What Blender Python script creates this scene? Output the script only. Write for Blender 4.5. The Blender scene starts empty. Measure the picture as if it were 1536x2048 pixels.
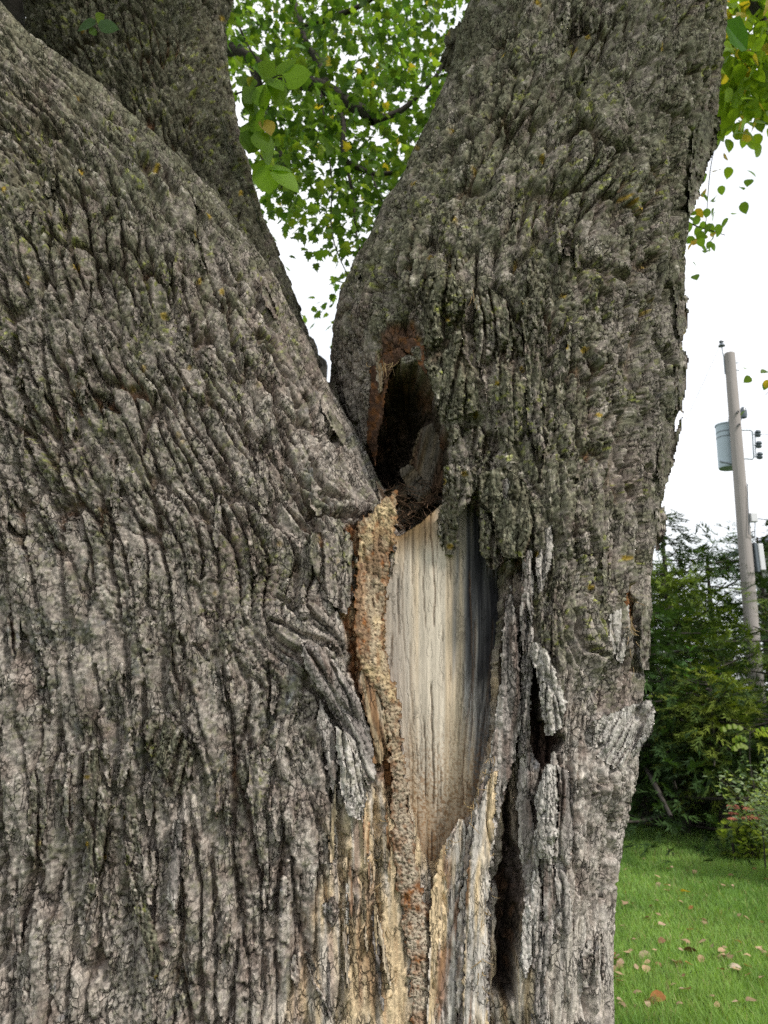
import bpy, math, random
import numpy as np
from mathutils import Vector, Matrix
R = math.radians
random.seed(7); rng = np.random.default_rng(11)
F4 = np.float32
# ------------------------------------------------------------------ camera, world, sun, exposure
S = bpy.context.scene; COL = S.collection
CAMZ = 1.65; PITCH = R(14.0); FPX = 1490.0
cam = bpy.data.objects.new('camera', bpy.data.cameras.new('camera')); COL.objects.link(cam); S.camera = cam
cam.location = (0, 0, CAMZ); cam.rotation_euler = (R(90)+PITCH, 0, 0)
cam.data.sensor_fit = 'VERTICAL'; cam.data.sensor_height = 36.0; cam.data.lens = 36.0*FPX/2048
cam.data.clip_start = .05; cam.data.clip_end = 3000
cam.data.dof.use_dof = True; cam.data.dof.focus_distance = 1.55; cam.data.dof.aperture_fstop = 7.5
S.view_settings.view_transform = 'Standard'; S.view_settings.look = 'None'
S.cycles.use_denoising = False; S.view_settings.gamma = 1; S.view_settings.use_curve_mapping = False; S.view_settings.exposure = 0.90
SUN_EL, SUN_AZ = R(48), R(132)     # azimuth clockwise from +Y: behind the camera, to the right
W = bpy.data.worlds.new('World'); S.world = W; W.use_nodes = True
nt = W.node_tree; nt.nodes.clear()
def wn(t, **k):
    n = nt.nodes.new(t)
    for a, b in k.items(): setattr(n, a, b)
    return n
wo = wn('ShaderNodeOutputWorld'); b1 = wn('ShaderNodeBackground'); b2 = wn('ShaderNodeBackground'); mx = wn('ShaderNodeMixShader')
sky = wn('ShaderNodeTexSky', sky_type='NISHITA', sun_disc=False, sun_elevation=SUN_EL, sun_rotation=SUN_AZ)
nt.links.new(sky.outputs[0], b1.inputs[0]); b1.inputs[1].default_value = .12
tc = wn('ShaderNodeTexCoord'); no = wn('ShaderNodeTexNoise'); no.inputs['Scale'].default_value = 2.2; no.inputs['Detail'].default_value = 5
cr = wn('ShaderNodeValToRGB'); cr.color_ramp.elements[0].position = .34; cr.color_ramp.elements[0].color = (.60, .645, .70, 1)
cr.color_ramp.elements[1].position = .6; cr.color_ramp.elements[1].color = (1, 1, 1, 1)
nt.links.new(tc.outputs['Generated'], no.inputs['Vector']); nt.links.new(no.outputs['Fac'], cr.inputs[0]); nt.links.new(cr.outputs[0], b2.inputs[0])
b2.inputs[1].default_value = .80
mx.inputs[0].default_value = .85
nt.links.new(b1.outputs[0], mx.inputs[1]); nt.links.new(b2.outputs[0], mx.inputs[2]); nt.links.new(mx.outputs[0], wo.inputs[0])
sl = bpy.data.lights.new('sun', 'SUN'); sun = bpy.data.objects.new('sun', sl); COL.objects.link(sun)
sl.energy = 2.3; sl.angle = R(9); sl.color = (1, .955, .89)
sd = Vector((math.sin(SUN_AZ)*math.cos(SUN_EL), math.cos(SUN_AZ)*math.cos(SUN_EL), math.sin(SUN_EL)))
sun.rotation_euler = sd.to_track_quat('Z', 'Y').to_euler()
# ------------------------------------------------------------------ helpers
CP, SP = math.cos(PITCH), math.sin(PITCH)
def P(u, v, Y):
    "world point seen at photo pixel (u, v) that lies at distance Y"
    rx = (np.asarray(u)-768)/FPX; uy = (1024-np.asarray(v))/FPX
    t = Y/(CP-uy*SP)
    return np.stack(np.broadcast_arrays(rx*t, Y+0*t, CAMZ+t*(SP+uy*CP)), -1)
def proj(p):
    x, y, z = p[..., 0], p[..., 1], p[..., 2]-CAMZ
    d = y*CP+z*SP
    return 768+FPX*x/d, 1024-FPX*(z*CP-y*SP)/d
def tag(o, label=None, cat=None, group=None, kind=None):
    if label: o['label'] = label
    if cat: o['category'] = cat
    if group: o['group'] = group
    if kind: o['kind'] = kind
    return o
def link(name, me, parent=None, mat=None, loc=None):
    o = bpy.data.objects.new(name, me); COL.objects.link(o)
    if mat is not None and me is not None and not me.materials: me.materials.append(mat)
    if parent is not None: o.parent = parent
    if loc is not None: o.location = loc
    return o
def empty(name, loc, label, cat, group=None, rz=0):
    o = bpy.data.objects.new(name, None); COL.objects.link(o); o.location = loc; o.rotation_euler.z = rz
    o.empty_display_size = .1
    return tag(o, label, cat, group)
def mesh_np(name, V, faces, col=None, smooth=True):
    """V (n,3); faces (m,k) array or list of arrays (k may differ); col (n,3)"""
    me = bpy.data.meshes.new(name)
    V = np.ascontiguousarray(V, dtype=F4)
    fl = faces if isinstance(faces, list) else [faces]
    tot = np.concatenate([np.full(len(f), f.shape[1], np.int32) for f in fl])
    idx = np.concatenate([f.ravel() for f in fl]).astype(np.int32)
    me.vertices.add(len(V)); me.vertices.foreach_set('co', V.ravel())
    me.loops.add(len(idx)); me.loops.foreach_set('vertex_index', idx)
    me.polygons.add(len(tot)); st = np.concatenate([[0], np.cumsum(tot)[:-1]]).astype(np.int32)
    me.polygons.foreach_set('loop_start', st)
    try: me.polygons.foreach_set('loop_total', tot)
    except Exception: pass
    me.polygons.foreach_set('use_smooth', np.full(len(tot), smooth, bool))
    if col is not None:
        a = me.color_attributes.new('Col', 'FLOAT_COLOR', 'POINT')
        c = np.ones((len(V), 4), F4); c[:, :3] = np.clip(col, 0.003, .95)
        a.data.foreach_set('color', c.ravel())
    me.update(calc_edges=True); me.validate(verbose=False)
    return me
def grid_faces(nr, nc, closed=False):
    r, c = np.meshgrid(np.arange(nr-1), np.arange(nc if closed else nc-1), indexing='ij')
    c2 = (c+1) % nc
    return np.stack([r*nc+c, r*nc+c2, (r+1)*nc+c2, (r+1)*nc+c], -1).reshape(-1, 4)
# noise ------------------------------------------------------------
def h2(ix, iy, seed):
    n = (ix.astype(np.int64)*374761393+iy.astype(np.int64)*668265263+seed*974711) & 0xffffffff
    n = ((n ^ (n >> 13))*1274126177) & 0xffffffff
    return ((n ^ (n >> 16)) & 0xffff).astype(F4)/65535.0
def vn(x, y, seed=0):
    xi = np.floor(x); yi = np.floor(y); fx = (x-xi).astype(F4); fy = (y-yi).astype(F4)
    xi = xi.astype(np.int64); yi = yi.astype(np.int64)
    fx = fx*fx*(3-2*fx); fy = fy*fy*(3-2*fy)
    a = h2(xi, yi, seed); b = h2(xi+1, yi, seed); c = h2(xi, yi+1, seed); d = h2(xi+1, yi+1, seed)
    return (a*(1-fx)+b*fx)*(1-fy)+(c*(1-fx)+d*fx)*fy
def fbm(x, y, o=3, seed=0):
    s = 0; a = .5; n = 0
    for i in range(o):
        s = s+a*vn(x*2**i+i*7.3, y*2**i+i*3.1, seed+i*17); n += a; a *= .5
    return s/n
def voro(x, y, seed=0, jit=.9):
    xi = np.floor(x).astype(np.int64); yi = np.floor(y).astype(np.int64)
    f1 = np.full(x.shape, 9., F4); f2 = f1.copy(); cid = np.zeros(x.shape, F4); dx = np.zeros(x.shape, F4); dy = dx.copy()
    for j in (-1, 0, 1):
        for i in (-1, 0, 1):
            cx = xi+i; cy = yi+j
            ax = (cx-x+.5+jit*(h2(cx, cy, seed)-.5)).astype(F4); ay = (cy-y+.5+jit*(h2(cx, cy, seed+1)-.5)).astype(F4)
            d = np.sqrt(ax*ax+ay*ay)
            m = d < f1
            f2 = np.where(m, f1, np.minimum(f2, d)); cid = np.where(m, h2(cx, cy, seed+2), cid)
            dx = np.where(m, ax, dx); dy = np.where(m, ay, dy); f1 = np.where(m, d, f1)
    return f1, f2, cid, dx, dy
def ss(a, b, x):
    t = np.clip((x-a)/(b-a), 0, 1); return t*t*(3-2*t)
def poly_sd(u, v, poly):
    "signed distance to polygon in its own units, positive inside"
    p = np.array(poly, float); d = np.full(u.shape, 1e9); ins = np.zeros(u.shape, bool)
    for i in range(len(p)):
        a, b = p[i], p[(i+1) % len(p)]
        e = b-a; wx = u-a[0]; wy = v-a[1]
        t = np.clip((wx*e[0]+wy*e[1])/(e@e+1e-9), 0, 1)
        d = np.minimum(d, (wx-t*e[0])**2+(wy-t*e[1])**2)
        c = (a[1] > v) != (b[1] > v)
        ins ^= c & (u < (b[0]-a[0])*(v-a[1])/(b[1]-a[1]+1e-12)+a[0])
    d = np.sqrt(d)
    return np.where(ins, d, -d)
def line_d(u, v, pts):
    p = np.array(pts, float); d = np.full(u.shape, 1e9); best = np.zeros(u.shape)
    L = np.concatenate([[0], np.cumsum(np.hypot(*(p[1:]-p[:-1]).T))])
    for i in range(len(p)-1):
        a, b = p[i], p[i+1]; e = b-a; t = np.clip(((u-a[0])*e[0]+(v-a[1])*e[1])/(e@e+1e-9), 0, 1)
        q = np.hypot(u-a[0]-t*e[0], v-a[1]-t*e[1]); m = q < d
        best = np.where(m, L[i]+t*(L[i+1]-L[i]), best); d = np.minimum(d, q)
    return d, best/L[-1]
C = lambda *a: np.array(a, F4)
def mixc(a, b, m): m = np.clip(m, 0, 1)[..., None]; return a*(1-m)+b*m
# materials ----------------------------------------------------------
def material(name, rough=.9, vary=.25, scale=60, bump=.3, bscale=250, bdist=.002, color=None, stretch=(1, 1, 1), transl=0, metallic=0, spec=.3, detail=6, cracks=0, cstretch=.45, cscale=95, speck=.28, deep=.36):
    m = bpy.data.materials.new(name); m.use_nodes = True; t = m.node_tree; N = t.nodes; L = t.links
    bs = N['Principled BSDF']; bs.inputs['Roughness'].default_value = rough; bs.inputs['Metallic'].default_value = metallic
    bs.inputs['Specular IOR Level'].default_value = spec
    tcn = N.new('ShaderNodeTexCoord'); mp = N.new('ShaderNodeMapping'); mp.inputs['Scale'].default_value = stretch
    L.new(tcn.outputs['Object'], mp.inputs['Vector'])
    n1 = N.new('ShaderNodeTexNoise'); n1.inputs['Scale'].default_value = scale; n1.inputs['Detail'].default_value = detail; n1.inputs['Roughness'].default_value = .65
    L.new(mp.outputs[0], n1.inputs['Vector'])
    mr = N.new('ShaderNodeMapRange'); mr.inputs['From Min'].default_value = .25; mr.inputs['From Max'].default_value = .75
    mr.inputs['To Min'].default_value = 1-vary; mr.inputs['To Max'].default_value = 1+vary
    L.new(n1.outputs['Fac'], mr.inputs['Value'])
    vm = N.new('ShaderNodeVectorMath'); vm.operation = 'MULTIPLY'
    if color is None:
        at = N.new('ShaderNodeAttribute'); at.attribute_name = 'Col'; L.new(at.outputs['Color'], vm.inputs[0])
    else: vm.inputs[0].default_value = color
    L.new(mr.outputs[0], vm.inputs[1]); L.new(vm.outputs[0], bs.inputs['Base Color'])
    if bump > 0:
        n2 = N.new('ShaderNodeTexNoise'); n2.inputs['Scale'].default_value = bscale; n2.inputs['Detail'].default_value = 5; n2.inputs['Roughness'].default_value = .7
        L.new(mp.outputs[0], n2.inputs['Vector'])
        bp = N.new('ShaderNodeBump'); bp.inputs['Strength'].default_value = bump; bp.inputs['Distance'].default_value = bdist
        L.new(n2.outputs['Fac'], bp.inputs['Height']); L.new(bp.outputs[0], bs.inputs['Normal'])
    if cracks > 0:      # fine cracks and speckle of the bark's skin
        m2 = N.new('ShaderNodeMapping'); m2.inputs['Scale'].default_value = (1, 1, cstretch); L.new(tcn.outputs['Object'], m2.inputs['Vector'])
        n3 = N.new('ShaderNodeTexNoise'); n3.inputs['Scale'].default_value = 45; n3.inputs['Detail'].default_value = 4; L.new(tcn.outputs['Object'], n3.inputs['Vector'])
        sc_ = N.new('ShaderNodeVectorMath'); sc_.operation = 'SCALE'; sc_.inputs['Scale'].default_value = .016; L.new(n3.outputs['Color'], sc_.inputs[0])
        ad = N.new('ShaderNodeVectorMath'); ad.operation = 'ADD'; L.new(m2.outputs[0], ad.inputs[0]); L.new(sc_.outputs[0], ad.inputs[1])
        vo = N.new('ShaderNodeTexVoronoi'); vo.feature = 'DISTANCE_TO_EDGE'; vo.inputs['Scale'].default_value = cscale; L.new(ad.outputs[0], vo.inputs['Vector'])
        r1_ = N.new('ShaderNodeMapRange'); r1_.interpolation_type = 'SMOOTHSTEP'; r1_.inputs['From Max'].default_value = .09; L.new(vo.outputs['Distance'], r1_.inputs['Value'])
        gate = N.new('ShaderNodeTexNoise'); gate.inputs['Scale'].default_value = 22; gate.inputs['Detail'].default_value = 3; L.new(tcn.outputs['Object'], gate.inputs['Vector'])
        g2 = N.new('ShaderNodeMapRange'); g2.inputs['From Min'].default_value = .42; g2.inputs['From Max'].default_value = .56; L.new(gate.outputs['Fac'], g2.inputs['Value'])
        mx_ = N.new('ShaderNodeMath'); mx_.operation = 'MAXIMUM'; iv = N.new('ShaderNodeMath'); iv.operation = 'SUBTRACT'; iv.inputs[0].default_value = 1; L.new(g2.outputs[0], iv.inputs[1])
        L.new(r1_.outputs[0], mx_.inputs[0]); L.new(iv.outputs[0], mx_.inputs[1])
        b3 = N.new('ShaderNodeBump'); b3.inputs['Strength'].default_value = cracks; b3.inputs['Distance'].default_value = .003; L.new(mx_.outputs[0], b3.inputs['Height'])
        if bump > 0: L.new(bp.outputs[0], b3.inputs['Normal'])
        L.new(b3.outputs[0], bs.inputs['Normal'])
        v4 = N.new('ShaderNodeTexVoronoi'); v4.inputs['Scale'].default_value = 260; L.new(ad.outputs[0], v4.inputs['Vector'])
        sp = N.new('ShaderNodeSeparateColor'); L.new(v4.outputs['Color'], sp.inputs[0])
        r3 = N.new('ShaderNodeMapRange'); r3.inputs['To Min'].default_value = 1-speck; r3.inputs['To Max'].default_value = 1+speck; L.new(sp.outputs[0], r3.inputs['Value'])
        r4 = N.new('ShaderNodeMapRange'); r4.inputs['To Min'].default_value = deep; r4.inputs['To Max'].default_value = 1; L.new(mx_.outputs[0], r4.inputs['Value'])
        mm = N.new('ShaderNodeMath'); mm.operation = 'MULTIPLY'; L.new(r3.outputs[0], mm.inputs[0]); L.new(r4.outputs[0], mm.inputs[1])
        vm2 = N.new('ShaderNodeVectorMath'); vm2.operation = 'MULTIPLY'; L.new(vm.outputs[0], vm2.inputs[0]); L.new(mm.outputs[0], vm2.inputs[1]); L.new(vm2.outputs[0], bs.inputs['Base Color'])
    if transl > 0:
        tr = N.new('ShaderNodeBsdfTranslucent'); ms = N.new('ShaderNodeMixShader'); ms.inputs[0].default_value = transl
        v2 = N.new('ShaderNodeVectorMath'); v2.operation = 'MULTIPLY'; v2.inputs[1].default_value = (1.9, 1.9, .7)
        L.new(vm.outputs[0], v2.inputs[0]); L.new(v2.outputs[0], tr.inputs['Color'])
        L.new(bs.outputs[0], ms.inputs[1]); L.new(tr.outputs[0], ms.inputs[2]); L.new(ms.outputs[0], N['Material Output'].inputs['Surface'])
    return m
M_bark = material('bark', .95, .38, 170, .9, 420, .0022, spec=.15, cracks=1.0)
M_wood = material('weathered_wood', .8, .16, 70, .5, 160, .0012, stretch=(1, 1, .06), spec=.25, cracks=.3, cstretch=.022, cscale=70, speck=.08, deep=.66)
M_rot = material('fibrous_rotten_wood', .95, .35, 110, .9, 260, .002, stretch=(1, 1, .25), spec=.1, cracks=.7, cstretch=.10, cscale=120)
M_callus = material('callus_wood', .95, .38, 210, 1.0, 300, .003, spec=.12)
M_leaf = material('leaf', .5, .18, 25, .1, 60, .001, transl=.45, spec=.22, detail=2)
M_leafn = material('conifer_leaf', .8, .3, 9, 0, transl=.15, spec=.2, detail=3)
M_limb = material('limb_bark', .95, .35, 40, .5, 80, .006, color=(.055, .048, .042), spec=.1)
# ------------------------------------------------------------------ the big tree
K = lambda a, *b: (a, b)
CRACKS_L = [([(283,1368),(290,1480),(285,1560),(292,1620),(296,1760),(301,1906)],9,.022),([(351,1327),(355,1414),(401,1537),(401,1619),(424,1756),(437,1847)],7,.018),
 ([(542,1327),(538,1437),(501,1555),(497,1619)],6,.016),([(531,1710),(524,1860),(522,1984)],6,.016),([(232,1377),(237,1491)],6,.015),([(166,1555),(160,1628)],7,.016),
 ([(365,1792),(365,1965)],6,.014),([(187,1783),(185,1892)],5,.014),([(4,1592),(2,2030)],7,.02),([(652,1733),(657,1850)],5,.012),([(112,319),(114,387),(137,392),(132,524)],6,.016),
 ([(278,292),(319,387),(346,456)],8,.018),([(385,395),(425,470)],5,.013),([(515,665),(560,740),(610,800)],6,.015),([(612,905),(650,985),(700,1000)],7,.016),
 ([(618,1030),(640,1022),(670,1030),(700,1024),(748,1030)],8,.026),([(312,790),(290,870),(285,905)],6,.016),([(375,790),(370,850)],5,.013),([(110,840),(112,980)],5,.014),
 ([(215,1000),(222,1060),(228,1170)],6,.016),([(176,1095),(172,1230)],5,.013),([(340,960),(335,1000)],6,.014),([(560,1190),(600,1230),(655,1265)],6,.016),([(545,1240),(600,1275),(660,1290),(700,1340)],6,.016),
 ([(250,1280),(257,1400)],7,.017),([(385,1290),(420,1320)],5,.013),([(90,960),(60,1010)],7,.014),([(610,1360),(660,1430),(705,1500),(735,1540)],8,.02),([(640,1420),(665,1560),(678,1650),(690,1780)],6,.016),
 ([(757,1560),(757,1700),(760,1840)],5,.018),([(190,1330),(205,1520)],4,.012),([(95,1340),(90,1450)],4,.012),([(575,1500),(600,1580)],5,.014),([(700,1700),(705,1900)],4,.012),([(600,1750),(610,1980)],4,.012),([(450,600),(470,700),(500,760)],5,.014),([(180,560),(170,640)],5,.014)]
CRACKS_R = [([(1108,366),(1094,453),(1055,510),(1021,544)],9,.02),([(1063,366),(1050,420),(1035,471)],7,.017),([(1251,359),(1240,410),(1230,454)],6,.015),
 ([(1387,223),(1382,349),(1366,419),(1349,454),(1345,520)],8,.022),([(1284,640),(1273,708),(1279,787)],8,.02),([(1306,859),(1289,965),(1282,1084),(1273,1153),(1265,1221)],7,.02),
 ([(1055,1290),(1073,1367),(1080,1453)],8,.02),([(1236,860),(1232,960),(1240,1010)],12,.012),([(1075,690),(1070,790),(1068,900),(1082,960)],10,.016),([(1110,500),(1112,600),(1105,650)],7,.016),
 ([(1162,720),(1158,780)],7,.015),([(1150,1040),(1160,1130),(1145,1190)],5,.014),([(1150,1220),(1165,1290),(1195,1310)],9,.018),([(1235,1460),(1225,1520),(1195,1570)],6,.014),
 ([(1230,1600),(1228,1700),(1215,1800)],7,.018),([(1180,1910),(1182,2048)],7,.018),([(1290,480),(1275,560)],5,.014),([(1170,250),(1200,290),(1210,320)],6,.014),([(1150,170),(1160,210)],6,.014),
 ([(1345,690),(1338,780)],8,.02),([(990,560),(970,620),(955,650)],7,.018),([(1320,560),(1315,640)],5,.014),([(900,560),(890,640),(880,700)],7,.016),([(830,580),(800,660)],6,.014),([(1180,1060),(1200,1140)],5,.013),([(1100,1120),(1092,1200)],5,.014)]
KNOTS = {'L': [(600,1290,95,1.2),(30,270,130,.7),(300,760,60,.4),(560,1090,60,.4)], 'R': [(1200,245,80,.9),(1190,1290,70,.9),(1215,1560,50,.6)], 'B': [(200,40,60,.5)]}
def bark(s, t, seed=0, k=1.0, fib=None, sm=1.0):
    a = fbm(s*6, t*2.4, 3, seed)-.5; b = fbm(s*6+9, t*4+3, 3, seed+5)-.5
    c = fbm(s*55, t*26, 3, seed+9)-.5; d = fbm(s*55+4, t*26+8, 3, seed+13)-.5
    ws = s+.046*a+.012*c+.05*(fbm(s*2.6, t*1.1, 2, seed+15)-.5); wt = t+.07*b+.02*d
    f1, f2, i1, dx1, dy1 = voro(ws/(.034*k), wt/(.30*k), seed+20); e1 = f2-f1
    g1, g2, i2, dx2, dy2 = voro(ws/(.015*k), wt/(.060*k), seed+30); e2 = g2-g1
    q1, q2, i3, dx3, dy3 = voro((ws+.004*d)/(.0062*k), (wt+.01*c)/(.0115*k), seed+40); e3 = q2-q1
    cm = .35+.65*ss(.35, .62, fbm(s*9, t*4, 3, seed+50))
    c2 = .25+.75*ss(.38, .6, fbm(s*20, t*9, 2, seed+55))
    fine = fbm(s*260, t*200, 3, seed+60); med = fbm(s*70, t*35, 3, seed+61)
    P1 = ss(.03, .22, e1+.10*(fine-.5)); P2 = ss(.01, .12, e2+.12*(fine-.5)); P3 = ss(0, .22, e3+.1*(fine-.5))
    t1 = fbm(ws*25/k, wt*5.0/k, 3, seed+62); t2 = fbm(ws*80/k, wt*20/k, 3, seed+63)
    l1 = t1*15; l2 = t2*9; f1_ = np.floor(l1); f2_ = np.floor(l2)
    T1 = (f1_+ss(.55, 1, l1-f1_))/15; T2 = (f2_+ss(.6, 1, l2-f2_))/9
    lev = h2(f1_+50*np.floor(wt*5), f2_, seed+64)
    h = .027*(P1-1)*cm+.0080*(P2-1)*c2+.004*(i2-.5)*P1+.045*(.4+.6*sm)*(T1-.5)+sm*(.014*(T2-.5)+.0018*(i3-.5)+.0012*(P3-1)+.0045*(fine-.5))
    i3 = .5*i3+.5*lev
    if fib is not None:
        f = fbm(ws*230, t*14, 3, seed+70); g = fbm(ws*60, t*3.5, 3, seed+71); w_ = fbm(ws*26, t*2, 2, seed+72)
        hf = .0035*(f-.5)+.010*(g-.5)+.010*(P1-1)*cm*.8-.010*ss(.1, 0, np.abs(w_-.5)*6)
        h = h*(1-fib)+hf*fib
        fine = fine*(1-fib)+f*fib
    return h, dict(P1=P1, P2=P2, c2=c2, e1=e1, i1=i1, i2=i2, i3=i3, cm=cm, fine=fine, med=med)
PINK, GREEN, PALE, BROWN, BLUE = C(.335,.285,.245), C(.165,.156,.102), C(.50,.44,.385), C(.125,.070,.048), C(.30,.30,.315)
TAN, RUST, LIGHT, YEL, WOOD_SHADE = C(.60,.46,.29), C(.30,.125,.045), C(.58,.525,.475), C(.42,.34,.06), C(.04,.027,.02)
def zone(pts, u, v):
    "smooth field from (u, v, value, radius) sites"
    n = 0; d = 1e-6
    for (a, b, val, r) in pts:
        w = np.exp(-((u-a)**2+(v-b)**2)/(r*r)); n = n+w*val; d = d+w
    return n/d
LICH_SHADE = [(100,200,.95,220),(300,330,.9,160),(400,500,.6,250),(250,800,.5,250),(500,900,.3,200),(650,850,.12,140),(500,1150,.5,160),(150,1250,.3,200),(100,1500,.25,200),(400,1500,.45,200),(250,1800,.4,200),  # lichen cover, raised on the upper stems to paint in their shade
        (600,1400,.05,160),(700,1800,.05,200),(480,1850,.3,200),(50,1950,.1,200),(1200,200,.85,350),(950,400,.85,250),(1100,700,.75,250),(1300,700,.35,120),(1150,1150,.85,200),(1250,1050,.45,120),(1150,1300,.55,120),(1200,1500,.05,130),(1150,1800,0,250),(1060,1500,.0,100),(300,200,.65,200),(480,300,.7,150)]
PALEZ = [(700,850,.5,150),(100,1100,.4,250),(500,900,.35,200),(80,1900,.5,300),(400,1600,.3,200),(650,1600,.7,200),(1200,1500,1.0,200),(1150,1800,1.0,300),(1250,1350,.7,150),(1150,400,.15,400),(1150,900,.3,250),(100,250,.0,300),(300,100,.0,300),(400,400,.0,200),(700,2000,.8,200)]
def bark_col(u, v, f, h, seed, dark=0):
    n1 = fbm(u/90, v/90, 4, seed+1); n2 = fbm(u/17, v/24, 4, seed+2); n3 = fbm(u/5, v/5, 3, seed+3)
    L = zone(LICH_SHADE, u, v)*.76+dark; Pz = zone(PALEZ, u, v)
    c = np.broadcast_to(PINK, u.shape+(3,))*(.82+.36*f['i2'][..., None])
    c = mixc(c, LIGHT, Pz*.75*ss(.3, .7, n2))
    c = mixc(c, BLUE, .8*ss(.6, .72, n1)*ss(.45, .6, n2)*(1-L*.6))
    c = mixc(c, C(.24,.185,.155), .7*ss(.55, .7, fbm(u/45, v/70, 3, seed+4)))
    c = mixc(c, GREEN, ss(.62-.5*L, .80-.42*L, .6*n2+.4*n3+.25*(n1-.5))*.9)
    c = mixc(c, C(.27,.27,.20), .6*ss(.62, .75, n3)*ss(.3, .8, L))
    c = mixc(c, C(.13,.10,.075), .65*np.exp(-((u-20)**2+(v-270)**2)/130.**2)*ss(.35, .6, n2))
    c = c*(.84+.36*f['i3'][..., None])
    c = mixc(c, PALE, .8*ss(.86-.07*Pz, .93-.06*Pz, f['i3'])*ss(.4, .6, n2))
    c = mixc(c, PALE, .6*ss(.93, .95, f['i2'])*ss(.45, .55, f['fine']))
    c = mixc(c, C(.30,.32,.06), .75*ss(.66, .74, fbm(u/8, v/8, 3, seed+6))*ss(.50, .62, fbm(u/70, v/70, 2, seed+7))*ss(.1, .5, L))
    yl, _, yi, _, _ = voro(u/34, v/34, seed+8)
    c = mixc(c, C(.50,.33,.03), .85*(yi > .93)*ss(.22, .1, yl+.25*(n3-.5))*ss(.2, .5, L))
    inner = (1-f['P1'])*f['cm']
    c = mixc(c, BROWN, .62*ss(.35, 1, inner)*(.4+.6*ss(.35, .6, n2)))  # brown inner bark, mixed in stronger to paint shade into the crevices
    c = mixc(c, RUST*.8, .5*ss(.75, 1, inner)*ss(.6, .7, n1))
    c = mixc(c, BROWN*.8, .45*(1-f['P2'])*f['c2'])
    c = c*np.clip(1+1.2*(n3-.5)+1.2*(f['fine']-.5), .35, 1.9)[..., None]
    return c
WOODPOLY = [(800,1088),(845,1062),(872,1062),(880,1030),(925,985),(970,1020),(1003,1130),(1003,1250),(992,1400),(975,1520),(950,1620),(925,1650),(885,1720),(858,1755),(842,1700),(818,1600),(806,1500),(790,1400),(762,1330),(765,1250),(772,1180),(785,1120)]
CAVITY = [(768,760),(785,738),(835,722),(858,752),(878,795),(890,830),(905,870),(908,930),(893,990),(872,1045),(845,1075),(800,1090),(780,1060),(775,1010),(745,975),(732,930),(742,860),(760,800)]
SLIT = [(1006,1590),(1018,1570),(1026,1640),(1034,1760),(1044,1850),(1036,1950),(1034,2005),(1008,2010),(990,1985),(990,1850),(985,1760),(997,1690)]
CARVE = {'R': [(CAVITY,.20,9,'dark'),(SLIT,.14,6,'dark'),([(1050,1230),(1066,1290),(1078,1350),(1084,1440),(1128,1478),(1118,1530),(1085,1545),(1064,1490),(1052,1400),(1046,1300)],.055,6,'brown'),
               ([(1252,1180),(1268,1150),(1280,1230),(1284,1345),(1266,1345),(1258,1290)],.03,5,'rust'),([(905,850),(960,845),(1000,870),(990,910),(930,890)],.02,8,'pink'),
               ([(1000,1140),(1060,1130),(1075,1300),(1060,1500),(1050,1700),(1060,1900),(1000,1700),(1000,1400)],.025,12,'pink'),
               ([(930,600),(1000,575),(1030,640),(1040,720),(960,760),(930,700)],.014,10,'pink'),([(770,640),(830,640),(850,690),(800,720),(770,780),(750,900),(735,900),(740,760)],.012,10,'rot')],
         'L': [([(690,1040),(760,1040),(775,1200),(790,1400),(810,1600),(800,1700),(775,1600),(740,1480),(700,1350),(685,1250)],.02,8,'rust')], 'B': []}
def wood_Y(u, v): return 1.500+.030*((u-860)/130.)**2*np.where(u > 860, 1.25, .3)+.00006*np.maximum(1150-v, 0)+.018*ss(1550, 1750, v)
YG = np.full((560, 420), 9., F4); YGS = 5.0    # front surface of the smooth trunk over photo pixels (u from -200, v from -200)
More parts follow.
